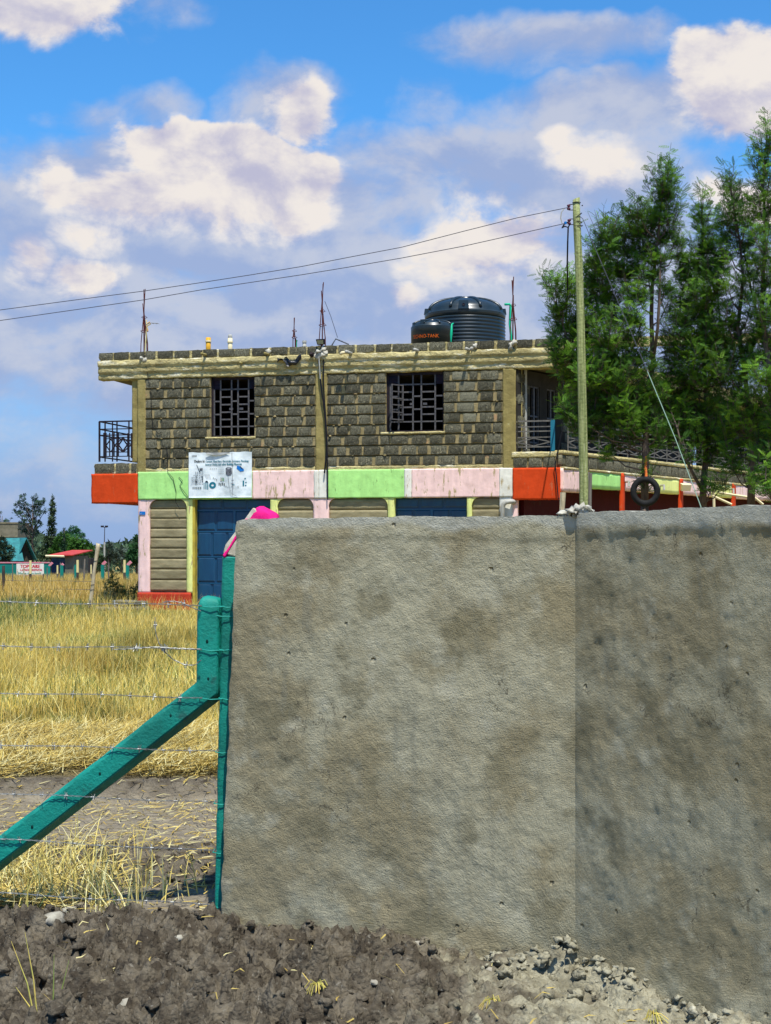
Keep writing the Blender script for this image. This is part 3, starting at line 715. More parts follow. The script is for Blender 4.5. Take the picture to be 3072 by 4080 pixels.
o = add_mesh('roof_beam', v, q, concrete, bld); o.matrix_local = toM(AP + UV * (s_r + (OP - AP) @ UV), SV, SN)
MR = o.matrix_local.copy()

# --- stone blocks: shared variants
VAR = []
def block_variants():
    for k in range(10):
        rg = np.random.default_rng(100 + k); nx, nz = 5, 4
        u, v = np.meshgrid(np.linspace(0, 1, nx), np.linspace(0, 1, nz)); V = []
        yy = rg.uniform(-.35, .35, u.shape) * .6 + .2 * (v - .3)
        brd = (u < .01) | (u > .99) | (v < .01) | (v > .99)
        yy = np.where(brd, .55 + rg.uniform(-.2, .2, u.shape), yy)
        uu = u + rg.uniform(-.028, .028, u.shape); vv = v + rg.uniform(-.055, .055, v.shape)
        cor = ((u < .01) | (u > .99)) & ((v < .01) | (v > .99))
        uu = np.where(cor, .5 + (uu - .5) * .965, uu); vv = np.where(cor, .5 + (vv - .5) * .93, vv)
        front = np.stack([uu, yy, vv], -1).reshape(-1, 3)
        idx = np.arange(nx * nz).reshape(nz, nx)
        fcs = [(int(idx[j, i]), int(idx[j, i + 1]), int(idx[j + 1, i + 1]), int(idx[j + 1, i])) for j in range(nz - 1) for i in range(nx - 1)]
        ring = list(idx[0, :-1]) + list(idx[:-1, -1]) + list(idx[-1, :0:-1]) + list(idx[:0:-1, 0])
        back = front[ring].copy(); back[:, 1] = 4.0; n0 = len(front); mm = len(ring)
        fcs += [(int(ring[i]), n0 + i, n0 + (i + 1) % mm, int(ring[(i + 1) % mm])) for i in range(mm)]
        me = bpy.data.meshes.new('stone_block'); me.from_pydata([tuple(p) for p in np.concatenate([front, back])], [], fcs); me.update()
        me.materials.append(stone_m); VAR.append(me)
block_variants()
PALE = [v_.copy() for v_ in VAR[:3]]
for p_ in PALE: p_.materials.clear(); p_.materials.append(stone_pale)
rb = random.Random(5)
def put_block(parent, x0, x1, z0, z1, y, proud=.03, M=None, pale=False, name='stone_block'):
    me = rb.choice(PALE if pale else VAR); o = bpy.data.objects.new(name, me); COL.objects.link(o); o.parent = parent
    w = x1 - x0; 
    ml = Matrix.Translation((x0, y - proud, z0)) @ Matrix.Diagonal((w, .022, z1 - z0, 1))
    if rb.random() < .5: ml = Matrix.Translation((x0, y - proud, z0)) @ Matrix.Diagonal((w, .022, z1 - z0, 1))
    ml = ml @ Matrix.Translation((.5, 0, .5)) @ Matrix.Rotation(R(rb.uniform(-.6, .6)), 4, 'Y') @ Matrix.Translation((-.5, 0, -.5))
    o.matrix_local = (M @ ml) if M is not None else ml
    return o
def course(parent, x0, x1, z0, z1, y, holes=(), start=0.0, M=None, wmin=.27, wmax=.40, gap=.062, proud=.03, pale=()):
    x = x0 - start; out = []
    while x < x1 - .05:
        w = rb.uniform(wmin, wmax)
        if rb.random() < .16: w *= .62
        a, b_ = max(x, x0 + .01), min(x + w, x1 - .01)
        for h0, h1 in holes:
            if a < h1 and b_ > h0:
                if a < h0 and b_ > h0: b_ = h0 - .01
                elif a >= h0 and b_ > h1: a = h1 + .01; b_ = max(b_, a + .14) if b_ - a < .1 else b_
                else: a = b_
        if b_ - a > .07:
            pl = any(abs((a + b_) / 2 - p0) < .2 and abs(z0 - pz) < .12 for p0, pz in pale)
            out.append((a, b_)); put_block(parent, a, b_, z0 + .008 + rb.uniform(0, .014), z1 - .004 - rb.uniform(0, .014), y, proud + rb.uniform(-.006, .008), M, pl)
        x += w + gap * rb.uniform(.6, 1.5)
    return out
# windows on the upper storey
wins = []
for (xa, xb, ya, yb) in ((838, 1014, 1503, 1742), (1538, 1768, 1484, 1722)):
    sa, z1_ = fac(xa, ya); sb, z0_ = fac(xb, yb); sa2, z0b = fac(xa, yb); wins.append((sa, sb, (z0_ + z0b) / 2, zB))
zc0 = zb1 + .075; pitch = (zB - .01 - zc0) / 9
fw = empty('front_wall', (0, 0, 0)); fw.parent = bld
mp0, mp1 = fs(1258), fs(1303); lp1 = fs(580); rp0 = fs(2003)
# mortar bed behind the blocks: strips per course, set deeper in the bed joints
mb = MB()
def strips(x0, x1, zl, zh, y0, y1):
    for wa, wb, wz0, wz1 in wins:
        if x0 < wa and x1 > wb and zh > wz0 + .01: mb.box(x0, wa, y0, y1, zl, zh); x0 = wb
    mb.box(x0, x1, y0, y1, zl, zh)
for (x0, x1) in ((lp1 - .03, mp0 + .02), (mp1 - .02, rp0 + .02)):
    strips(x0, x1, zb1 - .03, zc0, .0, .2)
    for c in range(9):
        zl = zc0 + c * pitch
        strips(x0, x1, zl + .020, zl + pitch - .020, .002, .2)
mb.build('joint_mortar', mortar_m, fw)
mb = MB()
for (x0, x1) in ((lp1 - .03, mp0 + .02), (mp1 - .02, rp0 + .02)):
    for c in range(10):
        zl = zc0 + c * pitch
        if c < 9 or True: strips(x0, x1, zl - .020 if c else zl - .001, min(zl + .020, zB + .01), .050, .19)
mb.build('bed_joint', joint_dark, fw)
pale_at = [fac(1850, 1572), fac(1850, 1612), fac(1838, 1650), fac(1860, 1690), fac(1820, 1535)]
for (x0, x1) in ((lp1, mp0), (mp1, rp0)):
    for c in range(9):
        zl = zc0 + c * pitch
        holes = [(wa, wb) for wa, wb, wz0, wz1 in wins if zl + pitch * .5 > wz0]
        course(fw, x0 + .01, x1 - .01, zl + .011, zl + pitch - .009, 0, holes, start=(c % 2) * .17 + rb.uniform(0, .05), pale=pale_at)
# uneven mortar pats on vertical joints and stone faces
pts = []; sz = []
for k in range(70):
    x = rb.uniform(lp1 + .1, rp0 - .1); z = zc0 + pitch * rb.randint(0, 8) + rb.choice([.0, pitch]) + rb.uniform(-.012, .012)
    if any(wa - .05 < x < wb + .05 and z > wz0 - .05 for wa, wb, wz0, wz1 in wins) or mp0 < x < mp1: continue
    pts.append((x, -.022, z)); sz.append(rb.uniform(.018, .042))
o = lumps('mortar_pat', pts, sz, mortar_m, 90, .45, .4); o.parent = fw; tag(o, kind='stuff')
# ledge of rough concrete between band and first course
rbox('ledge', concrete, fw, lp1, mp0 - .02, -.012, .1, zb1 - .05, zc0 + .008, res=.03, amp=.012, seed=8, edge=.014)
rbox('ledge', concrete, fw, mp1 + .02, rp0, -.012, .1, zb1 - .05, zc0 + .008, res=.03, amp=.012, seed=9, edge=.014)
for i, (wa, wb, wz0, wz1) in enumerate(wins):
    rbox('window_sill', concrete, fw, wa - .12, wb + .03, -.03, .12, wz0 - .045, wz0 + .012, res=.03, amp=.008, seed=12 + i, edge=.012)
# pillars
lpl = rbox('pillar', pillar_m, bld, fs(549), lp1 - .005, -.022, .2, zb1 - .03, zB + .005, res=.03, amp=.01, seed=14, edge=.010)
rbox('pillar', pillar_m, bld, fs(523), fs(549), .05, .3, 3.56, zB + .005, res=.03, amp=.01, seed=15, edge=.008)
rbox('pillar', pillar_m, bld, mp0 + .005, mp1 - .005, -.028, .2, zb1 - .12, zB + .005, res=.03, amp=.01, seed=16, edge=.012)
rbox('pillar', pillar_m, bld, rp0 + .005, sRP, -.025, .25, zb1 - .05, zB + .005, res=.03, amp=.01, seed=17, edge=.012)
rbox('pillar', pillar_m, bld, sRP - .005, sRP + .12, .16, .3, zb1 - .05, zB + .005, res=.03, amp=.01, seed=18, edge=.01)
# parapet
par = empty('parapet', (0, 0, 0)); par.parent = bld
MB().box(s_l + .03, s_r - .02, .0, .16, zT - .01, zP - .012).build('joint_mortar', concrete, par)
bl = course(par, s_l, s_r, zT + .01, zP, -.02, wmin=.34, wmax=.40, gap=.045, proud=.025)
for a, b_ in bl[1:]:
    if rb.random() < .6: rbox('mortar_joint', concrete, par, a - .048, a - .004, -.052, .1, zT + .0, zP - rb.uniform(.002, .02), res=.02, amp=.012, seed=int(a * 100) + 900, edge=.01)
MB().box(.1, LEN, .05, .2, zT - .01, zP - .012).build('joint_mortar', concrete, par, M=MR)
course(par, 0, LEN * .38, zT + .01, zP, .03, M=MR, wmin=.36, wmax=.44)
o = lumps('mortar_lump', [(fs(p), -.06, z) for p, z in ((568, zT + .02), (580, zT - .01), (1268, zT + .06), (1290, zT + .1), (1278, zT - .03), (1300, zT + .02), (1262, zT - .05), (2040, zT + .06), (2048, zT + .12), (2035, zT - .0), (1074, zT + .1), (1895, zT + .08), (1882, zT + .02))],
          [.06, .05, .08, .07, .09, .06, .06, .08, .07, .05, .06, .06, .05], mk('pale_mortar'  , (.5, .48, .4)), 33, 1.0, .6); o.parent = par; o['kind'] = 'stuff'

# --- painted band
def band(pa, pb, m, z0=zb0, z1=zb1, y=-.035, seed=0, off=0, edge=.012):
    return rbox('painted_band', m, bld, fs(pa), fs(pb), y, .18, z0, z1, res=.03, amp=.008, seed=seed, freq=5, edge=edge)
for i, (pa, pb, m) in enumerate(((552, 1007, green_p), (1007.2, 1252, pink_p), (1252.2, 1271, white_p), (1271.2, 1308, white_p), (1308.2, 1612, green_p), (1612.2, 1641, white_p), (1641.2, 1990, pink_p), (1990.2, 2043, white_p))):
    band(pa, pb, m, seed=30 + i, y=-.035 - (i % 3) * .002)
# --- balcony ends (orange red boxes)
zr0 = 2.60
rbox('balcony_end', red_p, bld, fs(367), fs(548), -.045, .25, fac(460, 2006)[1], fac(460, 1888)[1], res=.04, amp=.006, seed=40, edge=.01)
rbox('balcony_end', red_p, bld, fs(2044), fs(2231), -.05, .25, fac(2140, 1991)[1], fac(2140, 1864)[1], res=.04, amp=.008, seed=41, edge=.012)
zl_top = fac(460, 1845)[1]
MB().box(fs(380), fs(540), 0.0, 5.0, fac(460, 1888)[1] - .02, zl_top - .012).build('balcony_kerb', concrete, bld)
MB().box(fs(368) + .01, fs(548), .26, 5.0, fac(460, 2006)[1] + .02, fac(460, 1888)[1] - .01).build('balcony_slab', red_p, bld)
rbox('joint_mortar', concrete, par, fs(378), fs(548), -.02, .1, fac(460, 1892)[1], zl_top - .03, res=.03, amp=.01, seed=42, edge=.01)
zk = fac(460, 1888)[1] + .03
for a, b_ in ((379, 459), (464, 517), (525, 546)): put_block(par, fs(a), fs(b_), zk, zl_top - .01, -.02, .03)
zk0, zk1 = fac(2140, 1860)[1], fac(2140, 1823)[1]
rbox('balcony_coping', concrete, bld, fs(2040), fs(2214), -.04, .25, zk1, fac(2140, 1800)[1], res=.03, amp=.01, seed=43, edge=.012)
MB().box(fs(2043), fs(2216), -.005, .22, zk0 - .05, zk1).build('joint_mortar', mortar_m, par)
for a, b_ in ((2046, 2100), (2109, 2160), (2166, 2213)): put_block(par, fs(a), fs(b_), zk0 + .0, zk1 - .005, -.02, .03)
# --- side balcony band
def sband(pa, pb, m, z0, z1, y=-.03, seed=0, nm='painted_band', th=.2, res=.08, amp=.008):
    ta = sid(pa, 0)[0]; tb = sid(pb, 0)[0]
    v, q, _, _ = rough_box(ta, tb, y, y + th, z0, z1, res, amp, seed, 3, .012)
    o = add_mesh(nm, v, q, m, bld); o.matrix_local = MS; return o
sz0, sz1 = 2.90, 3.30
lil = pink_p
segs = [(2238, 2344, pink_p), (2344.5, 2468, green_p), (2468.5, 2483, red_p), (2483.5, 2602, pink_p), (2602.5, 2702, yel_p), (2702.5, 2716, red_p), (2716.5, 2830, pink_p), (2830.5, 2912, yel_p), (2912.5, 2926, red_p), (2926.5, 3080, pink_p), (3080.5, 3200, green_p)]
for i, (pa, pb, m) in enumerate(segs):
    if m is red_p:
        sband(pa, pb, m, .2, sz1 + .01, -.045, 60 + i, 'pillar_strip', .05)
    else: sband(pa, pb, m, sz0 - (.12 if i == 0 else 0), sz1, -.03, 60 + i)
tE = sid(3200, 0)[0]
sband(2240, 3200, stone_m, 3.33, 3.60, .0, 70, 'kerb_backing', .15)
v = MB().box(.25, tE, .03, .16, sz1, 3.60); v.build('joint_mortar', mortar_m, bld, M=MS)
course(par, .25, tE, 3.34, 3.60, .0, M=MS, wmin=.36, wmax=.46, gap=.03)
sband(2240, 3200, concrete, 3.61, 3.70, -.03, 71, 'balcony_coping', .22, .07, .015)
sband(2240, 3200, concrete, 3.27, 3.33, -.045, 72, 'ledge', .1, .07, .02)
MB().box(.2, tE, .0, 1.15, 3.1, 3.28).build('balcony_slab', dark_in, bld, M=MS)
# side wall behind the balcony (runs back from the right pillar) with window frames and doors
WO = ray_plane(2062, AP, NI, .0); MW = toM(WO, SV, SN)
def wal(px, py, off=0.0):
    w = ray_plane(px, WO, SN, off); return float((w - WO) @ SV), EYE - (py - HY) * w[1] / F
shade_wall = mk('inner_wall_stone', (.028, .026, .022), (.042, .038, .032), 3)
ops = [(2112, 2150), (2180, 2215), (2440, 2490), (2560, 2610), (2760, 2800)]
mbw = MB(); x = 0.0
for a, b_ in ops:
    ta, tb = wal(a, 0)[0], wal(b_, 0)[0]; mbw.box(x, ta, 0, .2, 3.25, zB); mbw.box(ta, tb, 0, .2, 5.2, zB); x = tb
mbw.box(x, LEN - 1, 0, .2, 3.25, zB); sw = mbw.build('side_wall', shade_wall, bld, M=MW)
for c in range(9):
    zl = 3.30 + c * .24
    for j in range(14):
        a = j * .42 + (c % 2) * .2
        if any(wal(o1, 0)[0] - .3 < a < wal(o2, 0)[0] + .05 for o1, o2 in ops) or a > 3.0: continue
        put_block(sw, a, a + .37, zl, zl + .215, 0, .02)
for a, b_ in ops[:4]:
    ta, tb = wal(a, 0)[0], wal(b_, 0)[0]; m_ = MB()
    for xx in (ta, (ta + tb) / 2, tb): m_.box(xx - .03, xx + .03, .02, .08, 3.25, 5.2)
    for zz in (3.9, 4.5, 5.17): m_.box(ta, tb, .03, .07, zz, zz + .04)
    m_.build('window_frame', grille_m, bld, M=MW)
# ground floor side: maroon wall in the shade
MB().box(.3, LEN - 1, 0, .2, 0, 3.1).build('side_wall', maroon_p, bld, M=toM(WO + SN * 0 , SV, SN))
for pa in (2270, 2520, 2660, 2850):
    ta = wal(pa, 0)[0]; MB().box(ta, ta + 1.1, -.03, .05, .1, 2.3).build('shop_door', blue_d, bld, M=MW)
# rails
def rail(name_parent, M, x0, x1, z0, z1, mat, style, post=None):
    e = empty(name_parent); e.parent = bld
    def one(nm, a, b_, w, d=.02, mt=None):
        o = MB().bar((a[0], 0, a[1]), (b_[0], 0, b_[1]), w, d).build(nm, mt or mat, e); o.matrix_local = M; return o
    H = z1 - z0
    one('top_rail', (x0, z1), (x1, z1), .035); one('rail', (x0, z1 - .19 * H), (x1, z1 - .19 * H), .025); one('rail', (x0, z1 - .34 * H), (x1, z1 - .34 * H), .025)
    if style == 0:
        one('rail', (x0, z0 + .14 * H), (x1, z0 + .14 * H), .025); n = max(1, round((x1 - x0) / .8)); w = (x1 - x0) / n
        for k in range(n + 1): one('baluster', (x0 + k * w, z0), (x0 + k * w, z1), .035)
        for k in range(n):
            a = x0 + k * w + .03; b_ = a + w - .06; c = (a + b_) / 2; zm = z0 + .30 * H; hh_ = .13 * H
            one('rail', (a, zm + hh_ + .02), (b_, zm + hh_ + .02), .022)
            for p, q_ in (((a, zm), (c, zm + hh_)), ((c, zm + hh_), (b_, zm)), ((b_, zm), (c, zm - hh_)), ((c, zm - hh_), (a, zm))): one('diamond_bar', p, q_, .022)
    else:
        W = x1 - x0; X_ = lambda u: x0 + u * W; Z_ = lambda u: z0 + u * H
        for u, w, t0, t1 in ((0, .045, 0, 1), (.135, .03, .12, .72), (.17, .03, 0, 1), (.2, .025, .12, .72), (.31, .025, .12, .72), (.395, .025, 0, 1), (.44, .03, .12, .72), (.53, .03, 0, 1), (.57, .03, .12, .7), (.86, .035, .12, .7), (.89, .03, 0, 1), (.97, .035, .08, .7)):
            one('baluster', (X_(u), Z_(t0)), (X_(u), Z_(t1)), w)
        for u0, u1, h in ((0, 1, .13), (.2, .55, .245), (.2, .55, .57), (.55, .9, .235), (.55, .95, .60), (.4, .98, .60)): one('rail', (X_(u0), Z_(h)), (X_(u1), Z_(h)), .022)
        def dia(cu, cv, ru, rv, w):
            for a, b_ in (((-1, 0), (0, 1)), ((0, 1), (1, 0)), ((1, 0), (0, -1)), ((0, -1), (-1, 0))):
                one('diamond_bar', (X_(cu + a[0] * ru), Z_(cv + a[1] * rv)), (X_(cu + b_[0] * ru), Z_(cv + b_[1] * rv)), w)
        dia(.34, .40, .14, .16, .025); dia(.71, .41, .25, .18, .025); dia(.71, .41, .13, .15, .03)
    return e
sB0, zR0 = fac(395, 1840); sB1, zR1 = fac(527, 1677)
r1 = rail('balcony_rail', Matrix.Translation((0, .02, 0)), sB0, sB1, zR0, zR1, iron, 1); r1['label'] = 'dark purple iron rail on the left balcony'
ret = MB()
for dz in (0, .19, .34, .88): ret.bar((sB0, .02, zR1 - dz * (zR1 - zR0)), (sB0 + .0, 4.8, zR1 - dz * (zR1 - zR0)), .03)
ret.build('side_rail', iron, r1)
sC0, zQ0 = fac(2053, 1798); sC1, zQ1 = fac(2199, 1676)
r2 = rail('balcony_rail', Matrix.Translation((0, .02, 0)), sC0, sC1, zQ0, zQ1, rail_m, 0)
MB().box(sC1 - .03, sC1 + .06, .0, .09, zQ0, zQ1 + .02).build('corner_post', teal_rail, r2)
r3 = rail('balcony_rail', MS @ Matrix.Translation((0, .05, 0)), .5, tE - .3, 3.70, zQ1, rail_m, 0)
# grey drain pipe and timber stored behind the balcony rail
o = MB().tube([(fs(2073) + .05, .35, 3.75), (fs(2073) + .05, .35, zB + .02)], .055, 12).build('drain_pipe', pvc_m, bld)
o = MB().tube([(fs(2060), .25, 3.7), (fs(2066), .35, 4.6)], .02, 5).tube([(fs(2078), .25, 3.7), (fs(2070), .35, 4.5)], .02, 5).tube([(fs(2088), .2, 3.7), (fs(2082), .3, 4.3)], .02, 5).build('timber_prop', wood_g, bld)

# --- windows with grilles
def window(i):
    wa, wb, z0, z1 = wins[i]; e = empty('window'); e.parent = bld
    e['label'] = ['left upper window with a black iron grille', 'right upper window with one grille leaf standing open'][i]
    W = wb - wa; H = z1 - z0; yb = .10
    X_ = lambda u: wa + u * W; Z_ = lambda u: z0 + u * H
    fr = MB()
    fr.box(wa, wb, yb - .02, yb + .04, z0 + .01, z0 + .05); fr.box(wa, wb, yb - .02, yb + .04, z1 - .07, z1 - .01)
    fr.box(wa, wa + .05, yb - .02, yb + .04, z0, z1); fr.box(wb - .04, wb, yb - .02, yb + .04, z0, z1)
    fr.build('frame', iron, e)
    def bar(u0, v0, u1, v1, w=.034): return MB().bar((X_(u0), yb, Z_(v0)), (X_(u1), yb, Z_(v1)), w, .022).build('grille_bar', grille_m, e)
    vs_ = [.06, .205, .455, .60, .84, .985]
    for u in vs_[1:5]: bar(u, .02, u, .97)
    bar(vs_[0], .0, vs_[0], .80); bar(vs_[5], .0, vs_[5], .80)
    bar(.05, .18, .99, .18, .03)
    bar(.205, .795, .84, .795)
    for v_ in (.67, .545, .42, .30):
        bar(.205, v_, .455, v_); bar(.60, v_, .84, v_)
    for v_ in (.60, .385):
        bar(.06, v_, .205, v_); bar(.84, v_, .985, v_); bar(.455, v_ + .0, .60, v_)
    for u in (.40, .63): MB().box(X_(u), X_(u) + .09, yb - .005, yb + .012, Z_(.455), Z_(.49)).build('latch_plate', grille_m, e)
    for u0, u1 in ((.03, .20), (.85, 1.0)):
        m_ = MB()
        for k in range(7):
            zz = Z_(.80) + k * (Z_(.965) - Z_(.80)) / 7
            m_.add([(X_(u0), yb + .03, zz + .035), (X_(u1), yb + .03, zz + .035), (X_(u1), yb - .01, zz), (X_(u0), yb - .01, zz)], [(0, 1, 2, 3)])
        m_.build('louvre_vent', mk('dark_louvre', (.035, .04, .06), (.07, .04, .05), 4, rough=.6), e)
    MB().box(X_(0), X_(1), yb + .045, yb + .05, z1 - .30 * H, z1 - .29 * H)
    if i == 1:
        leaf = empty('grille_leaf', (X_(.205), yb - .03, 0)); leaf.parent = e; leaf.rotation_euler = (0, 0, R(-118))
        m_ = MB(); w = .25 * W
        for a, b_ in (((0, Z_(.20)), (0, Z_(.79))), ((w, Z_(.20)), (w, Z_(.79)))): m_.bar((a[0], 0, a[1]), (b_[0], 0, b_[1]), .03)
        for v_ in (.21, .33, .45, .56, .67, .78): m_.bar((0, 0, Z_(v_)), (w, 0, Z_(v_)), .026)
        o_ = m_.build('open_grille', grille_m, e); o_.matrix_local = Matrix.Translation((X_(.28), yb - .03, 0)) @ Matrix.Rotation(R(-125), 4, 'Z') @ Matrix.Translation((0, 0, 0))
        bpy.data.objects.remove(leaf)
    # reveal lining
    MB().box(wa - .04, wa - .001, .02, .2, z0, z1).box(wb + .001, wb + .04, .02, .2, z0, z1).build('reveal', joint_dark, e)
    return e
window(0); window(1)
# room behind
m_ = MB(); xe = sRP + .1
m_.box(.0, .2, .3, 8, zb1 - .1, zB + .05); m_.box(.2, xe + 2, 6.2, 6.4, zb1 - .1, zB + .05); m_.box(mp0 + .02, mp1 - .02, .2, 6.2, zb1 - .05, zB + .05)
m_.build('inner_wall', dark_in, bld)
m_ = MB(); m_.box(.0, .18, .3, 8, 0, zb0); m_.box(.2, xe, 3.2, 3.4, 0, zb0); m_.build('inner_wall', shell_m, bld)

# --- ground floor front
def gbox(nm, m, pa, pb, z0, z1, y0=-.02, y1=.2, seed=0, amp=.006, res=.05, edge=.006): return rbox(nm, m, bld, fs(pa), fs(pb), y0, y1, z0, z1, res=res, amp=amp, seed=seed, edge=edge)
ztop = zb0 - .004
MB().box(fs(590), fs(752), .075, .2, .4, zb0).build('bay_backing', joint_dark, bld)
gbox('pillar', pink_p, 552, 596, .46, ztop, seed=80)
gbox('jamb', yel_p, 745, 768, .46, ztop, seed=81)
gbox('plinth', plinth_p, 550, 762, -.1, .47, -.045, .2, 82)
MB().box(fs(768), fs(777), -.015, .25, .05, ztop).build('door_reveal', mk('ochre_reveal', (.55, .42, .06), (.4, .3, .05), 6), bld)
zst = [fac(670, p)[1] for p in (2355, 2311, 2268, 2226, 2185, 2144, 2106, 2066, 2028, 1994)]
for k in range(9):
    o = rbox('dressed_stone', dress_m, bld, fs(596.5), fs(744.5), .035, .08, zst[k] + .008, zst[k + 1] - .008, res=.04, amp=.007, seed=90 + k, edge=.004)
def bracket(pa, pb, m, flip, z1=ztop, h=.20):
    a, b_ = fs(pa), fs(pb); w = b_ - a; pts_ = []
    for k in range(9):
        th = k / 8 * math.pi / 2
        if not flip: pts_.append((b_ - w * math.sin(th) * 1.0, z1 - h * (1 - math.cos(th)) ))
        else: pts_.append((a + w * math.sin(th), z1 - h * (1 - math.cos(th))))
    corner = (a, z1) if not flip else (b_, z1)
    # concave quarter corner
    pl = [corner] + ([(a + w * (1 - math.sin(t_)) , z1 - h * (1 - math.cos(t_))) for t_ in [k / 8 * math.pi / 2 for k in range(9)]] if not flip else [(b_ - w * (1 - math.sin(t_)), z1 - h * (1 - math.cos(t_))) for t_ in [k / 8 * math.pi / 2 for k in range(9)]])
    o = MB().plate(pl, -.018, .06).build('corner_bracket', m, bld); return fixn(o)
bracket(596, 626, pink_p, False); bracket(718, 745, yel_p, True)
# second bay, pillars
gbox('jamb', yel_p, 1078, 1106, .3, ztop, seed=83); bracket(1106, 1132, yel_p, False)
gbox('pillar', pink_p, 1250, 1310, .3, ztop, seed=84); bracket(1222, 1250, pink_p, True); bracket(1310, 1336, pink_p, False)
gbox('jamb', yel_p, 1546, 1571, .3, ztop, seed=85); bracket(1518, 1546, yel_p, True)
gbox('jamb', yel_p, 1861, 1880, .3, ztop, seed=86); bracket(1880, 1908, yel_p, False)
gbox('pillar', white_p, 1991, 2042, .3, ztop, seed=87)
for pa, pb in ((1106, 1250), (1310, 1546), (1880, 1991)):
    MB().box(fs(pa) - .02, fs(pb) + .02, .075, .2, 0, zb0).build('bay_backing', joint_dark, bld)
    for k in range(10):
        z1_ = ztop - .03 - k * .245
        rbox('dressed_stone', dress_m, bld, fs(pa + .5), fs(pb - .5), .035, .08, max(.02, z1_ - .232), z1_, res=.05, amp=.007, seed=120 + k + pa, edge=.004)
# doors
def door(pa, pb, lab):
    a, b_ = fs(pa), fs(pb); e = empty('door'); e.parent = bld; e['label'] = lab; y = .16
    MB().box(a, b_, y, y + .05, .06, ztop + .02).build('door_leaf', blue_d, e)
    W = b_ - a; H = ztop - .08
    rows = [(.0, .235), (.245, .475), (.485, .705), (.715, .895), (.91, 1.0)]
    for ri, (r0, r1) in enumerate(rows):
        n = [5, 4, 5, 4, 3][ri]; w = W / n
        for k in range(n):
            x0, x1 = a + k * w + .018, a + (k + 1) * w - .018; z0, z1 = .08 + r0 * H + .012, .08 + r1 * H - .006
            t_ = .03; yy = y - .004
            vs = [(x0, yy, z0), (x1, yy, z0), (x1, yy, z1), (x0, yy, z1), (x0 + t_, yy - .018, z0 + t_), (x1 - t_, yy - .018, z0 + t_), (x1 - t_, yy - .018, z1 - t_), (x0 + t_, yy - .018, z1 - t_)]
            m_ = MB().add(vs, [(4, 5, 6, 7), (0, 1, 5, 4), (1, 2, 6, 5), (2, 3, 7, 6), (3, 0, 4, 7)]); m_.build('door_panel', blue_d, e)
        zz = .08 + r1 * H
        if ri < 4: MB().box(a, b_, y - .022, y, zz - .008, zz + .018).build('door_rib', blue_rib, e)
    MB().box(a + W / 2 - .03, a + W / 2 + .03, y - .025, y, .08, .08 + .9 * H).build('door_rib', blue_rib, e)
    m_ = MB()
    for zz in (.7, 1.5): m_.tube([(a + .02, y - .02, zz), (a + .02, y - .02, zz + .12)], .014, 6)
    m_.build('hinge', blue_rib, e)
door(777, 1078, 'tall blue sheet metal door beside the stone bay')
door(1571, 1861, 'blue sheet metal door whose top shows over the wall')
# plumbing elbow at the right end of the front
m_ = MB(); x0 = fs(2006); m_.tube([(x0, -.12, 1.2), (x0, -.12, 2.42), (x0 + .02, -.12, 2.5), (x0 + .08, -.12, 2.55), (x0 + .22, -.12, 2.56), (x0 + .26, .1, 2.55)], [.05, .05, .055, .055, .05, .05], 10).build('drain_pipe', pvc_m, bld, smooth=True)
MB().box(fs(2012), fs(2062), .02, .2, 0, zb0 - .05).build('pillar', pink_p, bld)
# painted house plate
hp = MB().box(fs(558), fs(581), -.036, -.026, fac(570, 2051)[1], fac(570, 2038)[1]).build('number_plate', print_b, bld)
v, f = text_mesh('PL', .04, .001); v = np.stack([v[:, 0] + fs(562), -.038 - v[:, 2] * 0 - np.abs(v[:, 2]), v[:, 1] + fac(570, 2049)[1]], -1); add_mesh('plate_lettering', v, f, white_p, hp)
# water spouts
for px_, py_, m in ((818, 1413, pillar_m), (1069, 1412, pillar_m), (1398, 1408, pvc_m), (1663, 1397, pvc_m), (1868, 1394, pvc_m), (963, 1446, pillar_m)):
    x0, z0 = fac(px_, py_, -.1); L = .40 if px_ == 1398 else .26 if px_ != 963 else .1
    MB().tube([(x0, .0, z0), (x0 - .02, -.05 - L, z0 + .0)], .038 if m is pvc_m else .03, 10).build('spout_pipe', m, bld, smooth=True)
x0, z0 = fac(1398, 1408, -.1); MB().tube([(x0 - .02, -.30, z0), (x0 - .16, -.31, z0 - .01), (x0 - .2, -.30, z0 - .05)], .036, 8).build('spout_elbow', cream_m, bld, smooth=True)
# starter bars on the roof
def starter(pxb, pyt, spread, n, lab=None, zb_=zP, seed=0):
    rg = random.Random(seed); e = empty('starter_bars'); e.parent = bld
    x0, zt = fac(pxb, pyt, .1)
    for k in range(n):
        a = spread * (k / (n - 1) - .5) * 2; y = .1 + (.12 if k % 2 else -.03)
        zt_ = zt - rg.uniform(0, .45) * (1 if k else 0); bx_ = x0 - a * .25 + rg.uniform(-.01, .01); zm = zb_ + (zt_ - zb_) * .62
        MB().tube([(x0 + a, y, zT - .1), (x0 + a * .85, y, zb_ + .2), (x0 + a * .1 + rg.uniform(-.01, .01), .08, zm), (bx_, .08, zt_)], .011, 5).build('rebar', rebar_m, e)
    for h in (.33, .55):
        zz = zb_ + (zt - zb_) * h; r_ = spread * (1 - h * 1.4) + .03
        MB().tube([(x0 - r_, .05, zz), (x0 + r_, .03, zz + .02), (x0 + r_, .16, zz), (x0 - r_, .17, zz - .02), (x0 - r_, .05, zz)], .007, 4).build('stirrup', rebar_m, e)
starter(575, 1152, .085, 5, seed=1); starter(1285, 1125, .08, 5, seed=2); starter(1173, 1266, .03, 3, seed=3); starter(2045, 1103, .075, 5, seed=4)
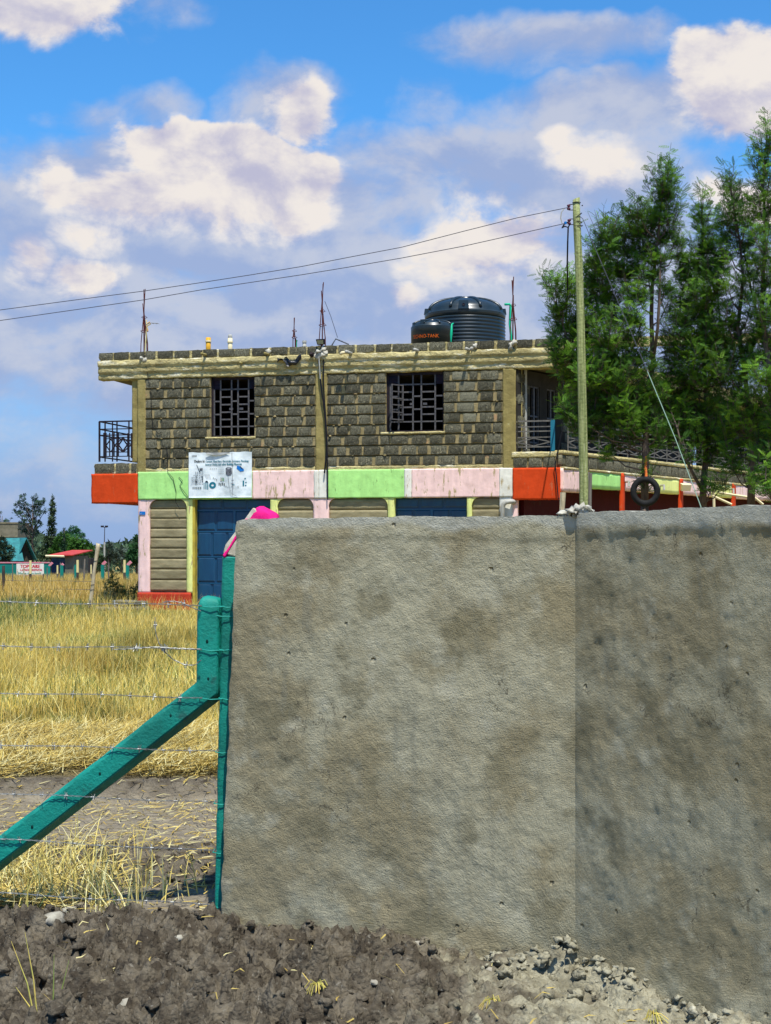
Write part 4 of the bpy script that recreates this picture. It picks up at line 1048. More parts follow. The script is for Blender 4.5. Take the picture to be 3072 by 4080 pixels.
# vent pipes
def vpipe(px_, pt, r_, m, cap, nm='vent_pipe'):
    x0, zt = fac(px_, pt, .4); o = MB().tube([(x0, .4, zT), (x0, .4, zt)], r_, 12).build(nm, m, bld, smooth=True)
    MB().lathe([(r_ + .002, 0), (r_ + .014, .005), (r_ + .014, .035), (r_ + .002, .04)], (x0, .4, zt - .11), 12).build('collar', cap, o)
    return x0, zt, o
vpipe(830, 1345, .06, ypipe, cream_m)
x0, zt, o = vpipe(917, 1348, .055, cream_m, cream_m)
MB().lathe([(.05, 0), (.052, .06), (.035, .09), (0, .095)], (x0, .4, zt), 10).build('cowl', pvc_m, o)
x0, zt, o = vpipe(1213, 1366, .045, pvc_m, pvc_m); MB().lathe([(.055, 0), (.05, .05), (0, .06)], (x0, .4, zt), 10).build('cowl', pvc_m, o)
x0, z0 = fac(1180, 1372, .3); MB().tube([(x0, .3, zT), (x0, .3, z0 + .06), (x0 + .02, .3, z0 + .1)], .022, 6).build('green_riser', greenpipe, bld)
# cables down the middle pillar
def cab(pts_, r_, nm='service_cable', m=cable_m, off=-.06):
    P_ = [(fac(x, y, off)[0], off - .01 * (i % 2), fac(x, y, off)[1]) for i, (x, y) in enumerate(pts_)]
    return MB().tube(P_, r_, 5).build(nm, m, bld)
cab([(1268, 1412), (1272, 1450), (1276, 1500), (1284, 1570), (1294, 1640), (1300, 1720), (1302, 1800), (1298, 1840), (1293, 1885)], .020, off=-.10)
cab([(1288, 1425), (1290, 1470), (1289, 1520), (1293, 1590), (1298, 1660), (1303, 1740), (1304, 1810), (1306, 1900), (1306, 1992)], .016, off=-.09)
cab([(1270, 1412), (1274, 1470), (1276, 1510)], .014, m=pvc_m, off=-.125)
for pts_ in ([(574, 1415), (580, 1450), (590, 1500), (602, 1560), (604, 1640), (610, 1700), (630, 1730), (645, 1720)], [(664, 1780), (670, 1830), (668, 1880), (690, 1905), (702, 1960), (700, 2000), (718, 2030)], [(712, 1900), (728, 1915), (716, 1935), (735, 1960), (757, 1990)]):
    cab(pts_, .006, 'thin_cable', off=-.05)
cab([(2245, 1500), (2243, 1700), (2225, 1790), (2212, 1850), (2217, 1900), (2225, 1990)], .014, off=-.11)
# rooftop tanks
def tank(px0, px1, pyt, pys, Y, nm, label, ribs, zbot):
    cx = X((px0 + px1) / 2, Y); r_ = (px1 - px0) / 2 * Y / F; zt = Z(pyt, Y - r_ * .2); zs = Z(pys, Y - r_); H = zs - zbot
    e = empty(nm, (cx, Y, zbot), 0, label, 'water tank')
    prof = [(0, 0), (r_ * .97, 0), (r_ * .99, .03)]; h = .08
    while h < H * ribs[0]:
        prof += [(r_ * .985, h), (r_ * 1.0, h + .02), (r_ * 1.0, h + .045), (r_ * .985, h + .065)]; h += ribs[1]
    prof += [(r_ * .985, H * ribs[0] + .02), (r_ * 1.0, H * .965), (r_ * 1.005, H)]
    MB().lathe(prof, n=64).build('tank_body', tank_m, e, smooth=True)
    D_ = zt - zs; dp = [(r_ * 1.0, H), (r_ * .98, H + .02)] + [(r_ * .96 * math.cos(a), H + .02 + (D_ - .05) * math.sin(a) ** .9) for a in np.linspace(.05, math.pi / 2, 12)]
    MB().lathe(dp, n=64).build('tank_dome', tank_m, e, smooth=True)
    for k in range(8):
        a = k * math.pi / 4 - math.pi / 2 + .05 * 0
        pr = [(r_ * .96 * math.cos(b_), H + .02 + (D_ - .05) * max(0, math.sin(b_)) ** .9 + .012) for b_ in np.linspace(.12, 1.3, 8)]
        MB().tube([(q_[0] * math.cos(a + .35), q_[0] * math.sin(a + .35), q_[1]) for q_ in pr], [.03 * r_ + .012] * 8, 6).build('dome_rib', tank_m, e, smooth=True)
    MB().lathe([(.27 * r_, 0), (.27 * r_, .07), (.22 * r_, .09), (0, .095)], (0, 0, H + D_ - .085), 20).build('lid', tank_m, e, smooth=True)
    return e, r_, H, D_
tk, rt, Ht, Dt = tank(1692, 2014, 1182, 1232, 36.1, 'water_tank', 'larger ribbed black water tank on the flat roof', (.86, .085), zT + .02)
# inlet housing facing the front and two side lugs
m_ = MB(); a0 = -math.pi / 2 - .09
for a, w, hh_, nm in ((a0, .13, .2, 'inlet_box'), (math.pi + .05, .06, .14, 'lifting_lug'), (-.05, .06, .14, 'lifting_lug')):
    o = MB().add([(-w, -.16, 0), (w, -.16, 0), (w, .25, 0), (-w, .25, 0), (-w * .85, -.14, hh_), (w * .85, -.14, hh_), (w * .85, .25, hh_), (-w * .85, .25, hh_)], [(0, 3, 2, 1), (4, 5, 6, 7), (0, 1, 5, 4), (1, 2, 6, 5), (2, 3, 7, 6), (3, 0, 4, 7)]).build(nm, tank_m, tk)
    o.location = (math.cos(a) * (rt - .14), math.sin(a) * (rt - .14), Ht + .015); o.rotation_euler = (0, 0, a + math.pi / 2)
    if nm == 'inlet_box':
        MB().lathe([(.035, 0), (.035, .01), (.028, .012), (.0, .005)], (0, 0, 0), 12).build('inlet_port', iron, o).matrix_local = Matrix.Translation((0, -.158, .1)) @ Matrix.Rotation(R(90), 4, 'X')
tk2, r2_, H2, D2 = tank(1637, 1806, 1272, 1294, 34.75, 'water_tank', 'smaller black water tank with orange lettering in front of the larger one', (.3, .12), zT + .02)
for a, w, hh_ in ((math.pi + .35, .05, .10), (math.pi + 1.05, .055, .14), (-.1, .05, .1)):
    o = MB().box(-w, w, -.06, .06, 0, hh_).build('lifting_lug', tank_m, tk2); o.location = (math.cos(a) * (r2_ - .08), math.sin(a) * (r2_ - .08), H2 + .0); o.rotation_euler = (0, 0, a + math.pi / 2)
v, f = text_mesh('TECHNO-TANK', .118, .002, 'CENTER', 1.02); v[:, 0] *= .82
rr = r2_ * 1.004
ang = -math.pi / 2 - .42 + v[:, 0] / rr
zt_ = Z(1343, 34.2) - (zT + .02)
v2_ = np.stack([np.cos(ang) * (rr + np.abs(v[:, 2])), np.sin(ang) * (rr + np.abs(v[:, 2])), v[:, 1] + zt_], -1); add_mesh('lettering', v2_, f, orange_t, tk2)
# green pipes
def gp(pts_, r_, label):
    o = MB().tube(pts_, r_, 8).build('water_pipe', greenpipe, None, smooth=True); return tag(o, label, 'pipe')
Yp = 34.0
gp([P(1797, 1380, Yp), P(1797, 1352, Yp), P(1798, 1330, Yp), P(1800, 1292, Yp), P(1806, 1289, Yp + .1)], [.025, .018, .032, .018, .018], 'short green water pipe standing beside the small tank')
Yp = 35.6
gp([P(2010, 1213, Yp), P(2030, 1212, Yp), P(2034, 1216, Yp), P(2031, 1290, Yp), P(2040, 1375, Yp), P(2040, 1382, Yp)], .028, 'green water pipe dropping from the right side of the big tank')
# sign banner
sa, sb = fs(757), fs(1007); za, zb_ = fac(880, 1983)[1], fac(880, 1802)[1]
nx, nz = 61, 41; u, v = np.meshgrid(np.linspace(0, 1, nx), np.linspace(0, 1, nz))
W_, H_ = sb - sa, zb_ - za
def bany(u, v): return -.075 - .012 * np.sin(u * 9 + v * 3) - .008 * fbm(u * 6, v * 6, None, 3, .5, 5) - .015 * np.exp(-((v - 1) / .05) ** 2) * np.exp(-((u - .5) / .22) ** 2) - .01 * (v < .02)
yy = bany(u, v)
zz = za + v * H_ - .075 * np.exp(-((u - .46) / .15) ** 2) * np.clip((v - .9) / .1, 0, 1) + .006 * np.sin(u * 30) * (v > .99)
ban = empty('shop_banner', (OP[0], OP[1], 0), math.atan2(UV[1], UV[0]), 'white banner with lettering and pictures of hardware hung above the blue door', 'banner')
idx = np.arange(nx * nz).reshape(nz, nx); q = np.stack([idx[:-1, :-1], idx[:-1, 1:], idx[1:, 1:], idx[1:, :-1]], -1).reshape(-1, 4)
add_mesh('banner_sheet', np.stack([sa + u * W_ + 0 * yy, yy, zz], -1).reshape(-1, 3), q, vinyl, ban, smooth=True)
curl_ = MB(); cu = np.linspace(.28, .66, 12)
curl_.add([(sa + a * W_, -.105 + .01 * math.sin(k), zb_ - .012) for k, a in enumerate(cu)] + [(sa + a * W_, -.112, zb_ - .02 - .06 * math.exp(-((a - .46) / .16) ** 2)) for a in cu], [(i, i + 1, 13 + i, 12 + i) for i in range(11)])
curl_.build('curled_edge', mk('banner_back', (.30, .31, .30)), ban)
BX = lambda zx: sa + (zx - 88) / (1478 - 88) * W_
BZ = lambda zy: zb_ - (zy - 120) / (1135 - 120) * H_
def onban(v):  # drape a flat mesh on the sheet
    uu = (v[:, 0] - sa) / W_; vv = (v[:, 2] - za) / H_; v = v.copy(); v[:, 1] = bany(uu, vv) - .008 - v[:, 1]; return v
def bt(body, zx, zy, zw, m, size=.1):
    v, f = text_mesh(body, 1.0, 0.0); w = v[:, 0].max() - v[:, 0].min(); tw = (zw - zx) / (1478 - 88) * W_
    sz_ = tw / w; hgt = size
    vv = np.stack([BX(zx) + (v[:, 0] - v[:, 0].min()) * sz_, 0 * v[:, 0], BZ(zy) + v[:, 1] * hgt / .73], -1)
    # bold: doubled with a slight shift
    vv2 = vv + np.array([.007, 0.001, .002]); add_mesh('lettering', onban(np.concatenate([vv, vv2])), f + [tuple(i + len(vv) for i in ff) for ff in f], m, ban)
bt('Dealers In:', 212, 345, 440, print_d, .062); bt('Cement, Metal Bars, Electricals, Ceramics, Plumbing,', 460, 345, 1410, print_t, .046)
bt('Interior Fitting and other Building Materials', 455, 415, 1260, print_t, .048); bt('DEALER', 158, 212, 262, print_g, .030)
def pic(pts_, m, nm='printed_picture', y=.0):
    v = np.array([(BX(a), y, BZ(b_)) for a, b_ in pts_]); return add_mesh(nm, onban(v), [tuple(range(len(pts_)))], m, ban)
def dots(lst, m, w=12, h=8, nm='printed_picture'):
    V = []; Fc = []
    for a, b_ in lst:
        n = len(V); V += [(BX(a - w / 2), 0, BZ(b_ + h / 2)), (BX(a + w / 2), 0, BZ(b_ + h / 2 - 2)), (BX(a + w / 2), 0, BZ(b_ - h / 2)), (BX(a - w / 2), 0, BZ(b_ - h / 2 + 3))]; Fc.append((n, n + 1, n + 2, n + 3))
    return add_mesh(nm, onban(np.array(V)), Fc, m, ban)
rg = random.Random(3)
dots([(170 + c * 38 + rg.uniform(-4, 4), 560 + r_ * 38 + rg.uniform(-4, 4)) for r_ in range(8) for c in range(7) if not (r_ < 3 and c < 2 - r_ / 2)], print_g, 24, 15)
dots([(440 + c * 20 + r_ * 10, 620 + r_ * 24) for r_ in range(5) for c in range(6)], print_g, 5, 20)
dots([(760 + c * 30, 515 + r_ * 42) for r_ in range(3) for c in range(4)], print_g, 9, 16)
dots([(560 + c * 45, 490) for c in range(4)], print_g, 9, 28); dots([(630 + c * 38, 700 + c * 18) for c in range(3)], print_d, 12, 40)
dots([(190 + c * 42, 915) for c in range(5)], print_d, 18, 45); dots([(760 + c * 38, 830 + (c % 2) * 14) for c in range(4)], print_d, 22, 60)
dots([(900, 885), (955, 915), (1075, 925), (1185, 915), (930, 885), (1045, 885), (1185, 888)], print_g, 14, 16); dots([(1045, 750), (1075, 750), (1040, 820), (1075, 815)], print_g, 22, 14)
dots([(1060, 852), (1090, 852)], print_t, 30, 18); dots([(1300, 820)], print_t, 32, 120); dots([(1355, 800), (1350, 865), (1338, 712)], print_t, 34, 22)
pic([(258, 398), (272, 398), (338, 565), (328, 570)], print_d); pic([(240, 760), (275, 760), (285, 790), (232, 790)], print_d); pic([(250, 640), (264, 640), (266, 840), (250, 840)], print_d)
pic([(375, 650), (392, 650), (408, 780), (392, 780)], print_d)
pic([(330, 480), (395, 470), (398, 520), (332, 530)], print_g)
pic([(445, 470 + 320), (470, 755), (505, 760), (525, 800)], print_d); dots([(430, 870), (460, 870), (492, 870), (515, 880)], print_t, 16, 140)
pic([(910, 480), (945, 462), (1025, 465), (1042, 485), (1050, 600), (1020, 640), (960, 650), (915, 615)], print_g); pic([(930, 490), (975, 478), (1020, 490), (975, 505)], mk('print_light', (.45, .47, .5)), y=.003)
pic([(1160, 425), (1180, 425), (1305, 500), (1310, 545), (1235, 560), (1150, 490)], print_b); pic([(1210, 435), (1235, 440), (1290, 500), (1270, 505)], print_d, y=.003)
V = []; Fc = []; n = 20
for k in range(n):
    a = 2 * math.pi * k / n
    for r_ in (.42, 1): V.append((BX(615 + 75 * r_ * math.cos(a)), 0, BZ(855 + 72 * r_ * math.sin(a))))
for k in range(n): Fc.append((2 * k, 2 * k + 1, (2 * k + 3) % (2 * n), (2 * k + 2) % (2 * n)))
add_mesh('printed_picture', onban(np.array(V)), Fc, print_t, ban)
pic([(790, 680), (815, 690), (818, 770), (786, 770)], mk('print_skin', (.5, .48, .42))); dots([(830, 730), (862, 735)], mk('print_green', (.03, .22, .05)), 14, 80)
o = MB().tube([(sa + .69 * W_, -.09, zb_ - .02), (sa + .70 * W_, -.10, zb_ - .5), (sa + .70 * W_, -.10, za + .06)], .004, 4).build('tie_string', print_g, ban)
o = MB().tube([(sa + .63 * W_, -.10, zb_ - .55), (sa + .645 * W_, -.10, za + .3), (sa + .68 * W_, -.10, za + .1), (sa + .78 * W_, -.10, za + .02)], .003, 4).build('tie_string', print_g, ban)
# flood lamp over the middle pillar
def at_f(px_, py_, off): s_, z_ = fac(px_, py_, off); w = OP + UV * s_ + NI * off; return Vector((w[0], w[1], z_))
ang0 = math.atan2(UV[1], UV[0])
fl = empty('flood_lamp', at_f(1276, 1362, -.14), ang0, 'small square flood lamp at the top of the middle pillar', 'lamp')
MB().add([(-.10, -.02, .05), (.10, -.02, .05), (.085, .05, -.06), (-.085, .05, -.06), (-.10, .03, .07), (.10, .03, .07), (.085, .1, -.04), (-.085, .1, -.04)], [(0, 3, 2, 1), (4, 5, 6, 7), (0, 1, 5, 4), (1, 2, 6, 5), (2, 3, 7, 6), (3, 0, 4, 7)]).build('lamp_housing', iron, fl)
MB().add([(-.08, -.018, .035), (.08, -.018, .035), (.068, .037, -.045), (-.068, .037, -.045)], [(0, 3, 2, 1)]).build('lamp_glass', mk('lamp_glass', (.30, .33, .25), rough=.3), fl).location = (0, -.012, 0)
MB().tube([(0, .06, 0), (0, .08, -.12)], .02, 6).build('bracket', iron, fl)
# second little black lamp left of the pillar
fl2 = empty('flood_lamp', at_f(1243, 1417, -.12), ang0, 'small round black lamp left of the middle pillar top', 'lamp')
MB().lathe([(0, 0), (.05, 0), (.06, .05), (.035, .1), (0, .1)], n=10).build('lamp_housing', iron, fl2).rotation_euler = (R(60), 0, 0)
MB().tube([(0, .03, 0), (.06, .1, .02)], .015, 5).build('bracket', iron, fl2)
# black rag on the beam
rg_ = MB(); nx_, nz_ = 14, 7; u, v = np.meshgrid(np.linspace(0, 1, nx_), np.linspace(0, 1, nz_))
xx = u * .58 - .1; zz = -.10 - v * .12 + .10 * np.sin(u * 8) * .5 - .06 * np.sin(u * 3.1) + .07 * vn(u * 5, v * 3, None, 2); yy = -.10 - .08 * vn(u * 7, v * 5, None, 4) - .06 * v
idx = np.arange(nx_ * nz_).reshape(nz_, nx_); q = np.stack([idx[:-1, :-1], idx[:-1, 1:], idx[1:, 1:], idx[1:, :-1]], -1).reshape(-1, 4)
o = add_mesh('plastic_rag', np.stack([xx, yy, zz], -1).reshape(-1, 3), q, mk('black_plastic', (.01, .01, .013), rough=.4, spec=.5)); o.location = at_f(1128, 1408, 0); o.rotation_euler = (0, 0, ang0)
tag(o, 'crumpled black plastic rag caught on the roof beam left of the middle pillar', 'rag')
# small aerial on the left starter bars
ae = empty('tv_aerial', at_f(578, 1300, .0), ang0, 'small tangled aerial tied to the leftmost starter bars', 'aerial')
MB().tube([(0, 0, -.62), (.04, 0, 0), (.03, 0, .15)], .012, 5).build('mast', creamtop, ae)
MB().tube([(.02, -.03, .02), (.13, -.04, .07), (.35, -.04, .05)], .008, 4).tube([(.2, -.12, .05), (.2, .06, .06)], .004, 4).tube([(.28, -.12, .05), (.28, .06, .05)], .004, 4).tube([(.34, -.1, .05), (.34, .06, .05)], .004, 4).build('antenna_boom', galv, ae)
MB().tube([(.06, -.03, .05), (.13, -.03, .09), (.15, -.03, .05), (.06, -.03, .0), (.08, -.03, -.12)], .018, 5).build('cloth_tie', mk('orange_cloth', (.6, .25, .06), (.55, .5, .25), 20), ae)
# bent pipe on the roof and its wire
bp_ = MB().tube([P(1322, 1376, 34.2), P(1338, 1350, 34.2), P(1390, 1372, 34.2)], .018, 6).build('bent_pipe', print_g, None)
tag(bp_, 'thin bent grey pipe sticking up behind the parapet', 'pipe')
gw = MB().tube([P(1294, 1200, 34.2), P(1318, 1260, 34.2), P(1345, 1345, 34.2)], .006, 4).build('stay_wire', wire_m, None); tag(gw, 'thin stay wire sloping from the middle starter bars to the bent pipe', 'wire')
fixlist = []

# ================================================================== POLE AND LINES
YP = 27.0
pole = empty('utility_pole', (X(2328, YP), YP, 0), 0, 'tall weathered greenish wooden power pole leaning slightly', 'power pole')
PO = Vector(pole.location)
pp = [(2331, 2440), (2328, 2030), (2322, 1700), (2314, 1300), (2306, 1040), (2298, 880), (2296, 792)]
rr = [.088, .086, .082, .075, .070, .068, .064]
o = MB().tube([P(a, b_, YP) - PO for a, b_ in pp], rr, 20).build('pole_shaft', wood_pole, pole, smooth=True)
for v in o.data.vertices:
    if v.co.z > 7.8: v.co.z += .35 * (v.co.x - (P(2296, 792, YP) - PO).x)
for (a, py_, tw) in ((2297, 808, .0), (2302, 862, .06), (2303, 885, -.01), (2305, 902, .012)):
    c = P(a, py_, YP) - PO; r_ = .073
    MB().tube([(c.x + r_ * math.cos(t_), c.y + r_ * math.sin(t_), c.z + tw * math.cos(t_)) for t_ in np.linspace(0, 6.2832, 17)], .007, 4).build('wire_band', iron, pole)
for (px_, py_, w) in ((2266, 826, 'upper'), (2268, 884, 'lower')):
    c = P(px_, py_, YP) - PO
    i_ = MB().lathe([(0, -.045), (.03, -.045), (.035, -.02), (.018, -.008), (.018, .008), (.035, .02), (.03, .045), (0, .045)], tuple(c), 10).build('insulator', mk('brown_insulator', (.10, .03, .05), rough=.3), pole, smooth=True)
    MB().tube([c + Vector((0, 0, .05)), c + Vector((.17, 0, .06))], .008, 4).tube([c + Vector((0, 0, -.05)), c + Vector((.17, 0, -.05))], .008, 4).build('iron_bracket', iron, pole)
MB().tube([P(2318, 820, YP - .0) - PO, P(2322, 818, YP) - PO], .012, 5).build('bolt', iron, pole)
m_ = MB(); m_.tube([P(2247, 832, YP) - PO, P(2237, 845, YP) - PO, P(2234, 868, YP) - PO, P(2240, 890, YP) - PO], .010, 5).build('jumper_wire', pvc_m, pole)
MB().tube([P(2264, 885, YP) - PO, P(2250, 890, YP) - PO, P(2242, 904, YP) - PO, P(2238, 908, YP) - PO, P(2250, 902, YP) - PO, P(2264, 906, YP) - PO, P(2272, 890, YP) - PO], .014, 5).build('jumper_wire', cable_m, pole)
MB().lathe([(0, -.03), (.025, -.02), (.025, .02), (0, .03)], tuple(P(2253, 888, YP) - PO), 8).build('connector', print_b, pole)
def line(a, b_, Ya, Yb, pxs, r_, label, nm='power_line', m=wire_m):
    pts_ = []
    for k, (px_, py_) in enumerate(pxs):
        u_ = (px_ - pxs[0][0]) / (pxs[-1][0] - pxs[0][0]); pts_.append(P(px_, py_, 1 / ((1 - u_) / Ya + u_ / Yb)))
    return tag(MB().tube(pts_, r_, 5).build(nm, m, None), label, 'wire')
def sag(p0, p1, n, s): return [(p0[0] + (p1[0] - p0[0]) * k / n, p0[1] + (p1[1] - p0[1]) * k / n + s * 4 * (k / n) * (1 - k / n)) for k in range(n + 1)]
# measured course of the two lines
u1 = [(2262, 827), (2060, 868), (1860, 918), (1600, 985), (1390, 1025), (1200, 1062), (1000, 1095), (800, 1126), (570, 1160), (300, 1195), (0, 1235), (-500, 1297), (-1000, 1345)]
u2 = [(2252, 890), (2060, 933), (1850, 980), (1600, 1028), (1390, 1064), (1200, 1095), (1000, 1125), (800, 1155), (570, 1195), (300, 1234), (0, 1277), (-500, 1345), (-1000, 1398)]
line(0, 0, YP, 28, u1, .007, 'upper of the two overhead wires running left from the pole')
line(0, 0, YP, 28, u2, .007, 'lower of the two overhead wires running left from the pole')
dr = [P(2264, 905, YP), P(2262, 960, YP - .1), P(2260, 1060, YP + .2), P(2262, 1150, YP + 1), P(2255, 1300, YP + 3), P(2248, 1400, YP + 4.6), at_f(2245, 1500, -.12)]
tag(MB().tube(dr, .016, 6).build('drop_cable', cable_m, None), 'thick black cable hanging from the pole to the building corner', 'cable')
gy_ = [P(2310, 862, YP - .02), P(2322, 872, YP), P(2395, 1045, YP - .5), P(2500, 1290, YP - 1.0), P(2580, 1480, YP - 1.4), P(2690, 1745, YP - 2.0), P(2790, 2012, YP - 2.6), P(2900, 2330, YP - 3.3)]
g_ = empty('guy_wire', gy_[0], 0, 'stay wire slanting down from the pole top to the right', 'wire'); G0 = gy_[0]
MB().tube([p - G0 for p in gy_[:5]], .006, 5).build('upper_strand', wire_m, g_); MB().tube([p - G0 for p in gy_[4:]], .008, 5).build('lower_strand', mk('pale_green_wire', (.22, .32, .25)), g_)

# ================================================================== TREES
def frond_template(n=6, L=1.0):
    V = []; Fc = []
    for k in range(n):
        t_ = .12 + .86 * k / (n - 1); w = .34 * (1 - .75 * abs(t_ - .4)); 
        for s in (-1, 1):
            base = np.array([t_ * L, 0, -.10 * t_ ** 2]); tip = base + np.array([w * .75, s * w * .62, -.10 * w])
            mid = (base + tip) / 2; d = np.array([.62, -s * .75, 0]) * .050
            b0 = len(V); V += [base, mid + d, tip, mid - d]; Fc += [(b0, b0 + 1, b0 + 2), (b0, b0 + 2, b0 + 3)]
    return np.array(V), np.array(Fc)
FV, FF = frond_template()
def make_fronds(name, centres, dirs, sizes, cols, mat, parent, tmpl=(FV, FF), roll=None):
    C = np.asarray(centres); Dr = np.asarray(dirs); Dr = Dr / np.linalg.norm(Dr, axis=1, keepdims=True); n = len(C)
    up = RNG.normal(size=(n, 3)) * .55 + np.array([0, -.25, 1]); a = np.cross(up, Dr); a /= np.linalg.norm(a, axis=1, keepdims=True) + 1e-9; b_ = np.cross(Dr, a)
    tv, tf = tmpl; S = np.asarray(sizes)[:, None, None]
    V = C[:, None, :] + S * (tv[None, :, 0:1] * Dr[:, None, :] + tv[None, :, 1:2] * a[:, None, :] + tv[None, :, 2:3] * b_[:, None, :])
    Fq = tf[None] + (np.arange(n) * len(tv))[:, None, None]
    cc = np.repeat(np.asarray(cols), len(tv), axis=0)
    o = add_mesh(name, V.reshape(-1, 3), Fq.reshape(-1, 3), mat, parent, cols=cc); o['kind'] = 'stuff'; return o
def z3(zx, zy): return 2000 + zx / 1.554, 500 + zy / 1.554
def grevillea(label, blobs, trunks, Y, seed, dens=1.0, nm='silky_oak_tree'):
    rg = np.random.default_rng(seed); base = P(*z3(*trunks[0][0][:2]), Y); base.z = 0
    e = empty(nm, base, 0, label, 'tree', 'feathery trees behind the wall'); B0 = np.array(base)
    cen = []; dr_ = []; sz = []; cl = []
    tb = MB(); polys = []
    for tr in trunks:
        pts_ = [np.array(P(*z3(a, b_), Y + yo)) - B0 for a, b_, r_, yo in tr]; polys.append(pts_)
        if tr is trunks[0]: pass
        tb.tube(pts_, [q_[2] for q_ in tr], 8)
    # bring main trunk to the ground
    p0 = polys[0][0]; tb.tube([(p0[0], p0[1], -.15), (p0[0], p0[1], p0[2] * .5), tuple(p0)], [trunks[0][0][2] * 1.25, trunks[0][0][2] * 1.1, trunks[0][0][2]], 8)
    tb.build('trunk', bark, e, smooth=True)
    tall = np.concatenate([np.array([np.array(p[i]) + (np.array(p[i + 1]) - np.array(p[i])) * k / 6 for i in range(len(p) - 1) for k in range(6)]) for p in polys])
    lb = MB()
    for (zx, zy, rx, ry) in blobs:
        px_, py_ = z3(zx, zy); yo = rg.uniform(-.55, .55) * (1 if rx > 55 else .4)
        c = np.array(P(px_, py_, Y + yo)) - B0; k = Y / F / 1.554; ax = np.array([rx * k, (rx + ry) / 2 * k * 1.05, ry * k])
        cand = tall[tall[:, 2] < c[2] - .05]
        if len(cand):
            j = np.argmin(np.linalg.norm(cand - (c - np.array([0, 0, .35])), axis=1)); s_ = cand[j]
            mid = (s_ + c) / 2 + np.array([0, 0, -.08]); lb.tube([s_, mid, c + np.array([0, 0, ax[2] * .6])], [.018, .013, .005], 5)
        # twigs, each carrying fronds
        nt = int(max(7, 29 * dens * (rx * ry) / 6400)); shade = rg.uniform(.62, 1.25)
        for q_ in range(nt):
            d = rg.normal(size=3); d /= np.linalg.norm(d); rad = rg.uniform(.35, 1.02) ** .7; p = c + d * ax * rad
            tip = p + np.array([d[0] * .12, d[1] * .12, .22 + .12 * d[2]]) * rg.uniform(.6, 1.5); st = p - d * ax * .35 - np.array([0, 0, .12])
            lb.tube([st, p, tip], [.006, .005, .003], 3, caps=False)
            nf = rg.integers(8, 14); hue = rg.uniform(0, 1) ** 1.5
            for w in range(nf):
                t_ = rg.uniform(0, 1); o_ = st + (tip - st) * t_; an = rg.uniform(0, 6.283); el_ = rg.uniform(-.3, 1.3) * (.5 + .8 * t_)
                cen.append(o_ + rg.normal(size=3) * .012); dr_.append([math.cos(an), math.sin(an), el_]); sz.append(rg.uniform(.11, .225))
                g = rg.uniform(.7, 1.25) * shade; cl.append([(.050 + .125 * hue) * g, (.130 + .215 * hue) * g, (.022 + .004 * hue) * g])
    lb.build('branches', bark, e, smooth=False)['kind'] = 'stuff'
    cr = make_fronds('crown', cen, dr_, sz, cl, leaf_m, e); cr.location = (0, 0, 0)
    return e, len(cen)
TY = 28.6
y4 = lambda v: v + 1321
A_b = [(1020, 265, 32, 45), (1000, 350, 60, 52), (985, 430, 80, 55), (1030, 505, 62, 50), (930, 560, 75, 60), (1040, 590, 55, 55), (830, 545, 70, 50), (860, 640, 100, 60), (640, 665, 75, 45), (980, 680, 95, 60), (750, 740, 110, 65),
       (620, 760, 80, 60), (590, 850, 90, 60), (870, 780, 100, 80), (1090, 710, 38, 50), (1080, 800, 42, 45), (980, 800, 60, 60), (750, 890, 130, 80), (590, 960, 95, 75), (900, 920, 90, 80), (285, 965, 36, 30), (330, 1030, 60, 45), (430, 1010, 50, 40), (380, 1110, 70, 60),
       (510, 1070, 90, 70), (660, 1050, 110, 80), (820, 1050, 90, 80), (1010, 1010, 45, 55), (400, 1230, 80, 65), (540, 1200, 90, 75), (690, 1190, 100, 80), (830, 1180, 60, 75), (1030, 1120, 40, 50), (370, 1330, 65, 60), (500, 1330, 90, 75), (650, 1330, 100, 80), (790, 1310, 80, 75),
       (400, 1440, 100, 60), (560, 1450, 110, 75), (720, 1450, 100, 75), (820, 1440, 60, 65), (390, 1540, 60, 55), (560, 1560, 100, 70), (700, 1590, 100, 70), (780, 1530, 70, 60), (610, 1680, 70, 60), (740, 1690, 70, 60), (410, 1770, 52, 52), (440, 1730, 40, 40),
       (930, 1690, 52, 60), (850, 1790, 55, 60), (900, 1870, 45, 55), (800, 1640, 60, 50), (880, 2230, 50, 42), (700, 1800, 60, 60), (1000, 1640, 40, 40), (480, 1650, 60, 50), (650, 1780, 70, 60), (760, 1840, 60, 60), (560, 1760, 50, 50), (820, 1880, 50, 50), (680, 1900, 40, 40), (930, 1500, 50, 45), (340, 1150, 50, 45), (460, 1290, 60, 50), (760, 660, 60, 45), (500, 1500, 90, 60), (640, 1520, 90, 60), (340, 1480, 40, 45), (740, 1760, 60, 60), (600, 1850, 50, 50), (860, 1690, 50, 50), (800, 1950, 40, 40), (900, 1580, 50, 50), (930, 1960, 55, 50), (980, 1890, 50, 50), (700, 1970, 60, 40), (560, 1900, 60, 60), (470, 1860, 60, 60), (640, 2030, 40, 40)]
A_t = [[(883, 2330, .075, 0), (888, 2100, .07, 0), (892, 1880, .06, 0), (905, 1700, .05, .1), (935, 1450, .045, .1), (925, 1200, .04, .1), (930, 1000, .035, 0), (960, 750, .03, 0), (985, 500, .02, 0), (1018, 260, .006, 0)],
       [(890, 1900, .04, 0), (850, 1780, .035, .2), (730, 1600, .03, .3), (640, 1300, .03, .3), (560, 1000, .02, .2), (600, 720, .008, .1)],
       [(940, 1440, .03, 0), (965, 1250, .03, -.2), (975, 1050, .025, -.2), (985, 800, .015, -.2)],
       [(850, 1780, .02, .2), (600, 1620, .02, .1), (430, 1400, .016, 0), (350, 1150, .012, 0), (290, 980, .005, 0)]]
